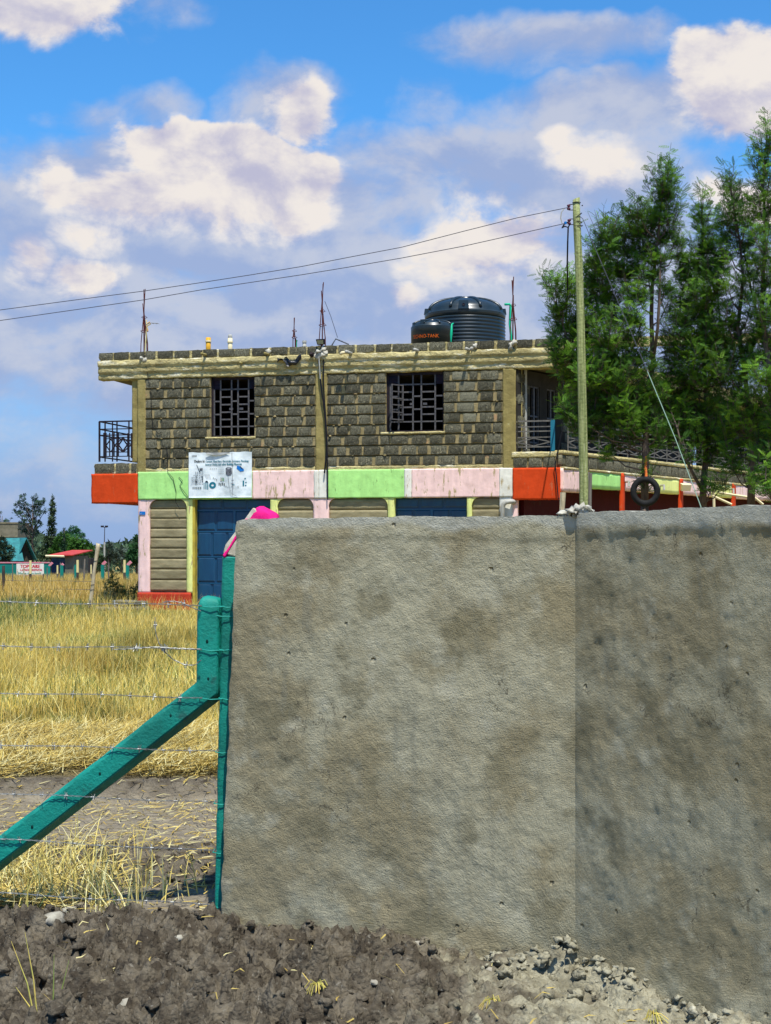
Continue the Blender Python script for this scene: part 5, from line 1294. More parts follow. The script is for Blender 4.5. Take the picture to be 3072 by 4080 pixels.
B_b = [(1240, 500, 34, 34), (1235, 570, 48, 48), (1265, 650, 62, 55), (1290, 735, 78, 60), (1230, 760, 60, 60), (1320, 830, 70, 60), (1190, 860, 90, 65), (1130, 920, 55, 50), (1280, 900, 90, 70), (1170, 990, 90, 70), (1300, 1010, 90, 75), (1130, 1080, 80, 65), (1240, 1100, 100, 70),
       (1120, 1190, 90, 65), (1270, 1200, 90, 75), (1080, 1270, 70, 45), (1190, 1290, 90, 65), (1300, 1300, 70, 65), (1040, 1360, 60, 45), (1130, 1390, 90, 65), (1260, 1400, 90, 75), (1060, 1450, 75, 55), (1180, 1490, 90, 65), (1320, 1490, 80, 65), (1250, 1570, 90, 60), (1350, 1560, 70, 60),
       (1130, 1570, 60, 50), (1200, 1650, 60, 50), (1070, 1830, 70, 55), (1150, 1860, 80, 60), (1240, 1940, 55, 55), (1180, 1960, 55, 50), (1110, 1760, 55, 45), (1300, 2240, 75, 45), (1380, 2230, 40, 35), (1290, 1900, 60, 60), (1100, 1660, 70, 60), (1250, 1740, 80, 60), (1330, 1680, 70, 60), (1180, 1760, 60, 50), (1340, 1820, 60, 60), (1400, 1920, 50, 50), (1000, 1740, 50, 50), (1350, 1400, 60, 60), (1150, 1130, 60, 50), (1280, 2060, 60, 50), (1150, 1620, 80, 60), (1000, 1600, 50, 50), (1060, 1560, 60, 50), (1070, 1950, 70, 55), (1180, 2040, 60, 45), (1330, 2000, 60, 55), (1010, 1860, 50, 50)]
B_t = [[(1243, 2360, .075, 0), (1248, 2200, .065, 0), (1262, 2080, .06, 0), (1270, 1900, .05, 0), (1260, 1600, .045, .1), (1240, 1300, .04, .1), (1250, 1000, .03, 0), (1245, 750, .02, 0), (1240, 490, .006, 0)],
       [(1246, 2270, .035, 0), (1200, 2190, .03, -.2), (1150, 2090, .028, -.3), (1110, 1980, .02, -.3), (1080, 1850, .012, -.3)],
       [(1265, 1620, .03, 0), (1400, 1400, .028, .1), (1350, 1200, .02, .2), (1320, 900, .012, .1)]]
C_b = [(1412, 345, 40, 28), (1415, 400, 48, 42), (1425, 470, 58, 50), (1435, 550, 64, 50), (1500, 500, 50, 42), (1440, 640, 66, 50), (1385, 590, 36, 30), (1510, 600, 60, 50), (1400, 700, 58, 48), (1480, 740, 80, 60), (1400, 800, 60, 50), (1540, 690, 60, 50), (1520, 830, 70, 55), (1420, 890, 60, 48),
       (1560, 920, 50, 48), (1480, 960, 62, 50), (1390, 1000, 55, 45), (1500, 1060, 70, 52), (1420, 1130, 60, 50), (1540, 1150, 55, 50), (1380, 1230, 70, 55), (1480, 1260, 70, 55), (1400, 1340, 90, 62), (1520, 1360, 60, 52), (1450, 1440, 90, 60), (1370, 1520, 70, 60), (1500, 1540, 80, 60),
       (1420, 1630, 80, 55), (1480, 1870, 55, 50), (1550, 1930, 65, 55), (1500, 1700, 60, 50), (1480, 1980, 50, 45), (1400, 1720, 70, 60), (1440, 1820, 60, 50), (1560, 1790, 60, 50), (1400, 1860, 50, 50), (1560, 1250, 50, 50), (1450, 1560, 60, 50), (1560, 1440, 50, 50), (1400, 1960, 50, 50), (1430, 2060, 50, 40), (1520, 1840, 60, 50), (1480, 2140, 50, 35), (1420, 2130, 45, 35)]
C_t = [[(1542, 2360, .08, 0), (1545, 2150, .07, 0), (1560, 2000, .06, 0), (1530, 1800, .05, 0), (1500, 1500, .045, 0), (1460, 1250, .04, 0), (1495, 950, .03, .1), (1470, 700, .02, 0), (1410, 330, .006, 0)],
       [(1500, 1500, .03, 0), (1600, 1250, .028, .2), (1540, 1000, .02, .2), (1500, 780, .01, .2)]]
D_b = [(1640, 65, 28, 40), (1655, 130, 32, 40), (1610, 160, 32, 40), (1570, 225, 48, 42), (1640, 230, 52, 42), (1660, 330, 48, 40), (1595, 310, 36, 30), (1620, 400, 56, 42), (1585, 460, 36, 34), (1670, 480, 60, 50), (1620, 540, 58, 50), (1660, 640, 70, 55), (1590, 640, 42, 42), (1640, 750, 75, 55), (1600, 850, 60, 48),
       (1690, 860, 70, 60), (1640, 960, 78, 60), (1590, 1060, 50, 50), (1680, 1070, 80, 60), (1630, 1180, 75, 60), (1720, 1220, 80, 70), (1600, 1290, 70, 52), (1680, 1340, 80, 60), (1580, 1400, 62, 50), (1660, 1460, 90, 62), (1560, 1500, 60, 52), (1630, 1570, 90, 60), (1720, 1600, 80, 70), (1550, 1650, 70, 50), (1640, 1690, 80, 52),
       (1650, 1890, 70, 55), (1600, 1950, 60, 50), (1700, 1980, 70, 60), (1630, 2230, 90, 60), (1600, 1780, 70, 60), (1680, 1790, 70, 60), (1720, 1860, 60, 60), (1610, 2050, 60, 50), (1680, 2090, 60, 45), (1700, 2280, 80, 60), (1760, 1000, 80, 80), (1790, 1300, 90, 90), (1760, 700, 60, 70), (1580, 2170, 50, 45)]
D_t = [[(1700, 2380, .085, 0), (1700, 2100, .075, 0), (1690, 1800, .06, 0), (1650, 1500, .05, 0), (1610, 1150, .045, 0), (1620, 900, .035, 0), (1630, 600, .025, 0), (1615, 350, .015, 0), (1640, 50, .006, 0)],
       [(1690, 1800, .04, 0), (1740, 1400, .03, .2), (1760, 1000, .02, .2), (1750, 700, .01, .2)]]
nfr = 0
for lab, bb, tt, Y_, sd, dn in (('bushy feathery green tree nearest the pole with a tyre hanging on its trunk', A_b, A_t, TY, 1, 1.1),
                        ('narrow pointed green tree right of the hanging tyre', B_b, B_t, TY + .4, 2, .98),
                        ('loose feathery green tree with a tapering top, third from the pole', C_b, C_t, TY - .3, 3, .76),
                        ('tallest feathery tree at the right edge', D_b, D_t, TY - .9, 4, .74)):
    e_, n_ = grevillea(lab, bb, tt, Y_, sd, dn); nfr += n_
print('fronds', nfr)
# tyre hung on the first trunk
ty = empty('tyre', P(2571, 1958, TY - .22), 0, 'old black tyre hung on the trunk of the tree beside the pole', 'tyre')
R0, r0 = .225, .058; V = []; Fc = []; nu, nv_ = 40, 12
for i in range(nu):
    for j in range(nv_):
        a = 2 * math.pi * i / nu; b_ = 2 * math.pi * j / nv_; rr_ = R0 + r0 * math.cos(b_) * (1.0 + (.06 if (i % 2 and math.cos(b_) > .5) else 0))
        V.append((rr_ * math.cos(a), r0 * 1.05 * math.sin(b_), rr_ * math.sin(a) * 1.03))
Fc = [(i * nv_ + j, ((i + 1) % nu) * nv_ + j, ((i + 1) % nu) * nv_ + (j + 1) % nv_, i * nv_ + (j + 1) % nv_) for i in range(nu) for j in range(nv_)]
fixn(add_mesh('tyre_casing', V, Fc, rubber, ty, smooth=True)); ty.rotation_euler = (0, 0, R(-8))
MB().tube([(0.02, 0, R0 + .04), (.01, .05, .4), (.02, .12, .68)], [.03, .028, .02], 6).build('cloth_tie', mk('orange_rag', (.62, .16, .03), (.4, .1, .04), 14), ty)
# wooden stakes behind the wall
tag(MB().tube([P(2236, 2200, 20), P(2238, 2050, 20), P(2243, 1962, 20)], [.035, .034, .04], 7).build('wooden_stake', wood_b), 'short pale wooden stake rising above the wall left of the pole', 'stake')
tag(MB().tube([P(2345, 2180, 24), P(2350, 2000, 24), P(2352, 1885, 24)], [.03, .03, .03], 7).build('wooden_stake', wood_g), 'dark thin stake just right of the pole base', 'stake')
# cream wall lamp and spouts on the side band
o = MB().box(-.13, .13, -.1, .05, -.05, .12).build('wall_lamp', cream_m); w_ = SP + SV * sid(2710, 0)[0] - SN * .12; o.location = (w_[0], w_[1], Z(1945, w_[1])); o.rotation_euler = (R(20), 0, R(20)); tag(o, 'cream wall lamp fixed on a red pillar strip of the side band', 'lamp')
for px_, py_ in ((2488, 1920), (2628, 1935), (2905, 1950)):
    w_ = SP + SV * sid(px_, 0)[0]; l_ = loc(w_); MB().tube([(l_[0], l_[1], Z(py_, w_[1])), (l_[0] + .12, l_[1] - .22, Z(py_, w_[1])), (l_[0] + .12, l_[1] - .24, Z(py_, w_[1]) - .12)], .03, 6).build('spout_pipe', pvc_m, bld)
# timber poles / light awning in the yard at right
aw = empty('awning_frame', P(2860, 1990, 31), 0, 'light awning frame of pale poles low at the right behind the wall', 'awning'); A0 = Vector(aw.location)
for a, b_ in (((2838, 1975), (2915, 2010)), ((2860, 1962), (3010, 1985)), ((2843, 1940), (2846, 2060)), ((3010, 1985), (3040, 2010))): MB().tube([P(a[0], a[1], 31) - A0, P(b_[0], b_[1], 31) - A0], .028, 6).build('awning_pole', cream_m, aw)

# ================================================================== LEFT DISTANCE
def fy(px, Y, dz=0): return Vector((X(px, Y), Y, float(gz0(X(px, Y), Y)) + dz))
# teal boundary wall with a painted white panel
bw = empty('boundary_wall', fy(98, 78), 0, 'low teal boundary wall with pink top edge and a white lettered panel', 'wall'); B0 = Vector(bw.location)
zt = Z(2244, 78) - B0.z
MB().box(X(-260, 78) - B0.x, X(196, 78) - B0.x, 0, .2, -.3, zt).build('wall_panel', teal_far, bw)
MB().box(X(-260, 78) - B0.x, X(198, 78) - B0.x, -.03, .23, zt, zt + .06).build('coping', mk('pink_far', (.62, .16, .22), (.5, .3, .3), 8), bw)
sp_ = MB().box(X(66, 78) - B0.x, X(175, 78) - B0.x, -.02, .0, Z(2292, 78) - B0.z, zt - .02).build('sign_panel', white_p, bw)
MB().box(X(66, 78) - B0.x, X(175, 78) - B0.x, -.025, .0, Z(2305, 78) - B0.z, Z(2291, 78) - B0.z).build('pink_strip', mk('pink_far'  , (.6, .2, .25)), bw)
redprint = mk('red_print', (.55, .02, .05)); tealprint = mk('teal_print_far', (.01, .30, .26))
for body, xa, xb, py_, h, m in (('TOPCARE', 80, 158, 2263, 14, redprint), ('LANDS KENYA', 80, 166, 2275, 9, redprint), ('More than land', 72, 160, 2288, 8, tealprint)):
    v, f = text_mesh(body, 1.0, 0); w = v[:, 0].max() - v[:, 0].min(); k = (X(xb, 78) - X(xa, 78)) / w; hk = h * 78 / F / .73
    V = np.stack([X(xa, 78) - B0.x + v[:, 0] * k, np.full(len(v), -.024), Z(py_, 78) - B0.z + v[:, 1] * hk], -1)
    V2 = V + np.array([.035, -.002, 0]); add_mesh('lettering', np.concatenate([V, V2]), f + [tuple(i + len(V) for i in ff) for ff in f], m, sp_)
# bent pink tips of the compound posts + posts of the field fence
def tealpost(px, pt, pb_, Y, label, bend=14):
    e = empty('concrete_post', fy(px, Y), 0, label, 'post', 'posts in the far field'); E0 = Vector(e.location)
    MB().box(-.06, .06, -.06, .06, -.2, Z(pt, Y) - E0.z).build('post_shaft', teal_far, e)
    a = Vector((0, 0, Z(pt, Y) - E0.z)); k = Y / F
    MB().bar(a, a + Vector((bend * k, 0, bend * 1.0 * k)), .11).build('bent_tip', mk('pink_far', (.6, .2, .25)), e)
tealpost(196, 2255, 0, 76, 'teal post with a pink bent tip closing the boundary wall', 13); tealpost(247, 2252, 0, 62, 'teal post standing beside the grey stump in front of the kiosk', 5)
tealpost(303, 2250, 0, 60, 'teal post half hidden by a cream topped post', 0); tealpost(409, 2250, 0, 58, 'teal post with pink bent tip in the middle of the shrubs', 12); tealpost(508, 2252, 0, 56, 'teal post with pink bent tip close to the building', 14)
def fpost(px, pt, Y, wpx, label, topm=None, top_to=None, lean=0, m=wood_g):
    e = empty('fence_post', fy(px, Y), 0, label, 'post', 'posts in the far field'); E0 = Vector(e.location); w = wpx * Y / F / 2; k = Y / F
    zt_ = Z(pt, Y) - E0.z
    if topm:
        zs = Z(top_to, Y) - E0.z
        MB().tube([(0, 0, -.2), (lean * k * .5, 0, zs)], [w * 1.05, w], 8).build('post_shaft', m, e); MB().tube([(lean * k * .5, 0, zs), (lean * k, 0, zt_)], [w * 1.03, w * .98], 8).build('painted_top', topm, e)
    else: MB().tube([(0, 0, -.2), (lean * k * .5, 0, zt_ * .5), (lean * k, 0, zt_)], [w, w * .92, w * .85], 8).build('post_shaft', m, e)
dkw = mk('dark_post_wood', (.05, .04, .035), (.08, .07, .06), 6)
fpost(14, 2254, 42, 14, 'thick dark wooden post nearest the left edge', m=dkw)
fpost(50, 2243, 52, 5, 'thin grey post in front of the teal wall', m=wood_g); fpost(95, 2262, 58, 6, 'short brown post before the white panel', m=wood_b)
fpost(121, 2233, 56, 10, 'cream topped post in front of the white lettered panel', creamtop, 2286, 0, dkw)
fpost(172, 2286, 54, 5, 'short dark post at the panel\'s right end', m=dkw); fpost(188, 2262, 60, 5, 'short grey post at the teal wall\'s right part', m=wood_g)
fpost(229, 2252, 62, 7, 'cream topped short post below the red roofed kiosk', creamtop, 2286, 0, wood_g); fpost(241, 2242, 62, 5, 'grey post before the kiosk doorway')
fpost(309, 2231, 56, 10, 'cream topped post at the kiosk\'s right corner', creamtop, 2281, 0, dkw); fpost(331, 2227, 50, 8, 'grey leaning wooden post left of the crooked post', lean=7)
fpost(363, 2250, 58, 6, 'short cream post just left of the crooked post', creamtop, 2286, 0, wood_g); fpost(433, 2241, 56, 7, 'grey post among the shrubs right of the crooked post')
fpost(496, 2231, 55, 10, 'cream topped post close to the building corner', creamtop, 2281, 0, dkw)
cpst = empty('crooked_post', fy(363, 34.2), 0, 'tall crooked pale branch post wound with thin wire', 'post'); C0 = Vector(cpst.location)
MB().tube([P(a, b_, 34.2) - C0 for a, b_ in ((360, 2452), (363, 2380), (371, 2320), (376, 2270), (384, 2220), (390, 2180), (392, 2166))], [.05, .045, .042, .040, .045, .05, .048], 9).build('post_shaft', wood_b, cpst, smooth=True)
MB().tube([P(390, 2180, 34.2) - C0, P(384, 2163, 34.2) - C0], [.02, .012], 5).build('branch_stub', wood_b, cpst)
for py_ in (2235, 2330, 2350):
    c = P(384 - (py_ - 2220) * .14, py_, 34.2) - C0; MB().tube([c + Vector((.05 * math.cos(t_), .05 * math.sin(t_), .008 * math.cos(t_))) for t_ in np.linspace(0, 6.28, 9)], .005, 4).build('wire_wrap', iron, cpst)
# thin field fence wires between posts
for i, (py0, py1) in enumerate(((2312, 2318), (2345, 2350))):
    tag(MB().tube([P(14, py0, 42), P(120, py0 + 3, 40), P(240, py0 + 2, 38), P(376, py1, 34.2)], .004, 4).build('field_wire', wire_m), ['upper thin wire strung from the thick dark post to the crooked post', 'lower thin wire strung from the thick dark post to the crooked post'][i], 'wire')
# stone slabs piled by the corner
slabs = [(508, 2399, 70, 8, 'topmost long flat slab leaning across the pile', -1), (540, 2408, 26, 9, 'small slab at the right under the top slab', 0), (474, 2411, 30, 9, 'dark slab at the left under the top slab', 0), (400, 2428, 55, 14, 'long slab lying low at the left of the pile', 0), (505, 2426, 70, 18, 'largest rough slab at the bottom of the pile', 0), (560, 2428, 20, 16, 'end stone of the pile against the building', 0)]
for i, (px_, py_, hw, h, lab, _) in enumerate(slabs):
    Ys = 34.75 - (.2 if py_ > 2420 else 0); k = Ys / F
    v, q, _, _ = rough_box(-hw * k, hw * k, 0, .55, -h * k / 2, h * k / 2, .05, .02, 300 + i, 4, .018)
    o = add_mesh('stone_slab', v, q, flag_st); o.location = P(px_, py_, Ys); o.rotation_euler = (0, R(1.5 if i == 0 else rg.uniform(-2, 2)), R(-8)); tag(o, lab, 'slab', 'stone slabs piled by the building corner')
# kiosk with red roof
kk = empty('kiosk', fy(260, 84), R(-10), 'small stone kiosk with a bright red sheet roof', 'kiosk'); K0 = Vector(kk.location)
zr = Z(2215, 84) - K0.z; W2 = (268 - 196) * 84 / F
MB().box(-.85, .0, .06, 2.2, -.3, zr - .05).build('front_wall', blue_d, kk); MB().box(0.0, .52, -.05, 2.2, -.3, zr).build('stone_wall', block_far, kk)
MB().box(-.8, -.42, .03, .07, .2, zr - .25).build('door', mk('kiosk_door', (.03, .05, .10)), kk); MB().box(-.3, -.05, .03, .07, .4, zr - .3).build('window', mk('kiosk_window', (.06, .07, .12)), kk)
MB().add([(-1.0, -.35, zr - .02), (.62, -.35, zr + .02), (.75, 2.3, zr + .28), (-.5, 2.3, zr + .28), (-1.0, -.35, zr + .04), (.62, -.35, zr + .08), (.75, 2.3, zr + .33), (-.5, 2.3, zr + .33)], [(0, 1, 2, 3), (4, 7, 6, 5), (0, 4, 5, 1), (1, 5, 6, 2), (2, 6, 7, 3), (3, 7, 4, 0)]).build('roof', roof_r, kk)
MB().tube([(-1.0, -.4, zr - .0), (.1, -.4, zr - .02)], .07, 6).build('gutter', cream_m, kk)
db = MB().box(0, .9, 0, 1.6, -.3, 1.5); o = db.build('dark_shed', mk('shed_dark', (.035, .03, .03))); o.location = fy(302, 88); tag(o, 'dark brown shed directly right of the red roofed kiosk', 'shed')
# gabled house with teal roof
gh = empty('gabled_house', fy(96, 96), R(34), 'dark timber house with a teal sheet roof and steep gable', 'house'); H0 = Vector(gh.location); k = 96 / F
zE = Z(2222, 96) - H0.z; zR_ = Z(2146, 96) - H0.z; zE0 = Z(2222, 96) - H0.z
hw = 36 * k; dp = 4.2
MB().add([(-hw * .85, 0, -.3), (hw * .85, 0, -.3), (hw * .85, 0, zE), (0, 0, zR_ - .05), (-hw * .85, 0, zE)], [(0, 1, 2, 3, 4)]).box(-hw * .85, hw * .85, .01, dp, -.3, zE).build('gable_wall', wood_dark, gh)
MB().box(-hw * .9, hw * 1.3, -.3, -.05, -.3, zE * .78).build('lower_wall', block_far, gh)
MB().box(-.2, .15, -.34, -.3, zE * .1, zE * .6).build('window', mk('far_window', (.3, .32, .36)), gh)
for s in (-1, 1):
    MB().add([(0, -.45, zR_), (s * hw * 1.15, -.45, zE - .15), (s * hw * 1.15, dp, zE - .15), (0, dp, zR_), (0, -.45, zR_ + .06), (s * hw * 1.15, -.45, zE - .09), (s * hw * 1.15, dp, zE - .09), (0, dp, zR_ + .06)], [(0, 1, 2, 3), (4, 7, 6, 5), (0, 4, 5, 1), (1, 5, 6, 2), (2, 6, 7, 3), (3, 7, 4, 0)]).build('roof_slope', roof_t, gh)
# wing of the roof running left
MB().add([(-.1, .6, zR_ + .02), (-1.0, .6, zR_ + .02), (-1.25, -.9, zE - .2), (-.35, -.9, zE - .2)], [(0, 1, 2, 3)]).build('front_roof', roof_t, gh)
# grey block building
gb = empty('block_building', fy(10, 108), R(4), 'grey unplastered block building rising behind the gabled house', 'building'); k = 108 / F; G0_ = Vector(gb.location); zz_ = Z(2086, 108) - G0_.z
MB().box(-2.6, 60 * k, 0, 5, -.3, zz_).build('block_wall', block_far, gb); MB().box(-2.7, 62 * k, -.05, 5.1, zz_, zz_ + .10).build('coping', shell_m, gb)
MB().box(-2.6, 60 * k, -.07, .0, Z(2140, 108) - G0_.z, Z(2134, 108) - G0_.z).build('ring_beam', shell_m, gb)
# field flood light mast
fm = empty('light_mast', fy(416, 100), 0, 'slim grey mast with two lamp heads on the horizon', 'lamp post'); M0 = Vector(fm.location); k = 100 / F; zt_ = Z(2100, 100) - M0.z
MB().tube([(0, 0, -.2), (0, 0, Z(2160, 100) - M0.z)], [.07, .06], 7).build('mast_base', pvc_m, fm); MB().tube([(0, 0, Z(2160, 100) - M0.z), (.02, 0, zt_)], [.035, .025], 6).build('mast', wire_m, fm)
for s in (-1, 1): MB().box(s * .14 - .09, s * .14 + .09, -.1, .1, zt_ - .02, zt_ + .1).build('lamp_head', iron, fm)
MB().bar((-.15, 0, zt_), (.15, 0, zt_ - .02), .04).build('crossbar', iron, fm)

# far trees made of leaf clumps
def leafq():
    V = []; Fc = []
    for k in range(5):
        a = k * 1.257; V += [(0, 0, 0), (math.cos(a) * .5 - math.sin(a) * .22, math.sin(a) * .5 + math.cos(a) * .22, .15), (math.cos(a), math.sin(a), .0), (math.cos(a) * .5 + math.sin(a) * .22, math.sin(a) * .5 - math.cos(a) * .22, .15)]
        Fc += [(4 * k, 4 * k + 1, 4 * k + 2), (4 * k, 4 * k + 2, 4 * k + 3)]
    return np.array(V, float), np.array(Fc)
LQ = leafq()
def fartree(label, px, Y, blobs, leaf, n_per, col, seed, nm='tree', trunk_r=.10, cat='tree', group='trees on the left horizon', trunk_top=None):
    rg2 = np.random.default_rng(seed); base = fy(px, Y); e = empty(nm, base, 0, label, cat, group); B_ = np.array(base); k = Y / F
    cen = []; dr_ = []; sz = []; cl = []; tb = MB(); top = trunk_top or min(b_[1] for b_ in blobs)
    tp = np.array([X(px, Y), Y, Z(top, Y)]) - B_
    tb.tube([(0, 0, -.2), tuple(tp * .5), tuple(tp * .96)], [trunk_r, trunk_r * .7, trunk_r * .15], 7)
    for (bx_, by_, rx, ry) in blobs:
        c = np.array([X(bx_, Y), Y + rg2.uniform(-.8, .8) * rx * k, Z(by_, Y)]) - B_; ax = np.array([rx * k, rx * k, ry * k])
        s_ = tp * min(.9, max(.1, (c[2] - ax[2]) / max(.1, tp[2]) * .75)); tb.tube([tuple(s_), tuple((s_ + c) / 2 + np.array([0, 0, -.02])), tuple(c)], [trunk_r * .4, trunk_r * .3, trunk_r * .1], 5)
        n = int(n_per * rx * ry / 400); d = rg2.normal(size=(n, 3)); d /= np.linalg.norm(d, axis=1, keepdims=True); rad = rg2.uniform(.25, 1.05, n) ** .55
        cen.append(c + d * ax * rad[:, None]); dr_.append(d + rg2.normal(size=(n, 3)) * .6); sz.append(rg2.uniform(.6, 1.4, n) * leaf); g = rg2.uniform(.65, 1.4, (n, 1)) * rg2.uniform(.75, 1.25)
        cl.append(np.array(col) * g)
    tb.build('trunk', bark, e, smooth=True); make_fronds('crown', np.concatenate(cen), np.concatenate(dr_), np.concatenate(sz), np.concatenate(cl), leaf_far, e, LQ); return e
G1, G2, G3, G4 = (.045, .085, .055), (.055, .085, .035), (.045, .115, .018), (.035, .10, .030)
fartree('airy round leaved tree with two crowns beside the grey block building', 130, 100, [(92, 1985, 14, 18), (75, 2010, 16, 16), (100, 2020, 20, 20), (56, 2038, 10, 10), (84, 2050, 22, 16), (110, 2045, 16, 18), (140, 1985, 14, 18), (150, 2010, 16, 18), (132, 2030, 16, 20), (165, 2005, 12, 18), (176, 1995, 7, 12), (155, 2045, 18, 18), (180, 2035, 8, 14), (100, 2080, 22, 16), (128, 2075, 16, 16), (150, 2085, 18, 16), (90, 2110, 16, 14), (115, 2120, 20, 14), (148, 2125, 16, 16), (110, 2150, 16, 12), (145, 2165, 14, 14)], .13, 46, G1, 11)
fartree('tall narrow cypress like tree right of the airy tree', 206, 98, [(210, 1985, 5, 14), (209, 2010, 9, 16), (210, 2035, 12, 18), (208, 2062, 15, 18), (206, 2090, 17, 18), (204, 2120, 19, 20), (203, 2150, 22, 20), (202, 2185, 22, 22), (190, 2210, 20, 18), (214, 2210, 16, 20), (185, 2150, 14, 18), (180, 2190, 16, 20)], .14, 75, G2, 12, trunk_top=1980)
fartree('small bare topped tree at the left picture edge', 10, 112, [(0, 2045, 7, 8), (22, 2075, 9, 8), (15, 2080, 8, 6), (44, 2065, 5, 5), (34, 2078, 6, 5), (-20, 2070, 20, 20)], .12, 60, G1, 13)
fartree('dark broad tree standing before the gabled house', 20, 90, [(5, 2160, 22, 20), (20, 2180, 20, 18), (38, 2190, 18, 16), (10, 2205, 26, 20), (42, 2215, 14, 16), (25, 2230, 24, 14), (-10, 2190, 24, 26)], .13, 60, (.03, .055, .03), 14)
fartree('rounded bluish green tree rising over the bushes', 292, 112, [(292, 2110, 20, 16), (308, 2122, 18, 16), (276, 2130, 16, 18), (325, 2135, 14, 14), (295, 2140, 30, 18)], .14, 75, (.04, .12, .05), 15)
fartree('bright dense green bush behind the kiosk', 310, 95, [(250, 2140, 26, 20), (235, 2165, 26, 24), (270, 2165, 30, 24), (300, 2160, 30, 22), (330, 2165, 30, 20), (350, 2180, 20, 18), (290, 2190, 40, 26), (330, 2200, 36, 24), (255, 2200, 30, 26), (220, 2200, 24, 26), (360, 2210, 22, 20)], .13, 80, G3, 16, 'bush', .08)
fartree('thin spiky tree poking up from the green bush', 256, 92, [(256, 2112, 3, 14), (256, 2135, 6, 14), (256, 2160, 9, 18), (256, 2190, 12, 22), (256, 2215, 13, 18)], .10, 90, (.03, .07, .03), 17, trunk_top=2100)
fartree('olive coloured bush right of the kiosk', 380, 92, [(350, 2230, 22, 24), (380, 2215, 22, 22), (400, 2235, 24, 26), (360, 2255, 26, 20), (395, 2265, 28, 18)], .12, 70, (.045, .075, .028), 18, 'bush', .07)
fartree('grey green bush under the light mast', 432, 104, [(410, 2190, 14, 14), (438, 2170, 14, 14), (430, 2195, 22, 20), (455, 2200, 22, 18), (440, 2225, 34, 20), (415, 2230, 24, 20)], .14, 60, (.06, .085, .06), 19, 'bush', .07)
fartree('pale distant bush left of the bright corner bush', 485, 110, [(470, 2195, 18, 14), (490, 2190, 18, 12), (510, 2200, 20, 12), (480, 2215, 34, 16), (510, 2225, 30, 16)], .14, 60, (.08, .11, .085), 20, 'bush', .07)
fartree('bright green bush against the building corner', 545, 88, [(545, 2150, 16, 16), (560, 2165, 22, 24), (540, 2185, 26, 22), (525, 2210, 26, 24), (555, 2215, 34, 26), (580, 2180, 24, 30), (520, 2240, 26, 18)], .13, 80, G4, 21, 'bush', .08)
fartree('leafy weed shrub growing behind the stone slabs', 450, 37.5, [(430, 2330, 22, 30), (455, 2310, 22, 30), (440, 2365, 30, 26), (475, 2350, 28, 30), (420, 2375, 22, 20), (500, 2370, 26, 22), (445, 2285, 14, 20), (530, 2360, 26, 28), (548, 2330, 12, 16), (465, 2385, 40, 16), (515, 2390, 36, 14)], .045, 30, (.09, .15, .045), 22, 'shrub', .015, cat='shrub', group=None)
# far belt of bushes, too far to tell apart
cen = []; cl = []
for k in range(7000):
    px_ = RNG.uniform(-2600, 4300); Yb = RNG.uniform(125, 190); h = 2.6 + 1.4 * vn(np.array([px_ / 130.]), np.array([0.3]))[0] + 1.0 * vn(np.array([px_ / 40.]), np.array([2.3]))[0]
    cen.append((X(px_, Yb), Yb, -1.0 + RNG.uniform(0, 1) ** .7 * max(.8, h))); g = RNG.uniform(.6, 1.3); cl.append((.05 * g, .085 * g, .045 * g))
o = make_fronds('distant_bushes', cen, RNG.normal(size=(7000, 3)), RNG.uniform(.4, 1.0, 7000), cl, leaf_far, None, LQ); tag(o, 'far off belt of bushes along the horizon', kind='stuff')

# ================================================================== GRASS
def blades(name, xs, ys, zs, h, w, cols, seg=2, lean=.35, bend=.5):
    n = len(xs); az_ = RNG.uniform(0, 6.283, n); ln = np.abs(RNG.normal(0, lean, n)); fa = RNG.uniform(0, 6.283, n)
    base = np.stack([xs, ys, zs], -1); wd = np.stack([np.cos(fa), np.sin(fa) * .5, 0 * fa], -1) * w[:, None] / 2
    ld = np.stack([np.cos(az_), np.sin(az_), 0 * az_], -1)
    V = []
    for k in range(seg):
        t_ = k / seg; off = ld * (ln * h * t_ ** (1 + bend))[:, None]; up = np.zeros((n, 3)); up[:, 2] = h * t_ * (1 - .12 * ln * t_)
        wt_ = wd * (1 - t_ * .6); V += [base + off + up - wt_, base + off + up + wt_]
    tip = base + ld * (ln * h)[:, None]; tip[:, 2] += h * (1 - .25 * ln); V.append(tip)
    V = np.stack(V, 1); m = 2 * seg + 1; Fc = []
    for k in range(seg - 1): Fc += [(2 * k, 2 * k + 1, 2 * k + 3), (2 * k, 2 * k + 3, 2 * k + 2)]
    Fc.append((2 * seg - 2, 2 * seg - 1, 2 * seg)); Fc = np.array(Fc)
    Fa = Fc[None] + (np.arange(n) * m)[:, None, None]
    return add_mesh(name, V.reshape(-1, 3), Fa.reshape(-1, 3), grass_m, cols=np.repeat(cols, m, axis=0))
def gcol(xs, ys, n, green):
    straw = np.array([.70, .53, .12]); pale_ = np.array([.80, .68, .26]); tan = np.array([.50, .36, .08]); gr = np.array([.12, .17, .045])
    r = RNG.random(n)[:, None]; c = np.where(r < .45, straw, np.where(r < .72, pale_, tan)); isg = (RNG.random(n) < green)[:, None]
    return np.where(isg, gr * (.6 + .8 * RNG.random((n, 1))), c) * (.75 + .5 * RNG.random((n, 1)))
def region(n, y0, y1, pxl, pxr, extra):
    # uniform over ground area of the wedge the gap opens on, plus a margin
    ys_ = np.sqrt(RNG.uniform(y0 ** 2, y1 ** 2, n)); a = (pxl - CX) / F * ys_ - extra; b_ = (pxr - CX) / F * ys_ + extra
    return a + (b_ - a) * RNG.random(n), ys_
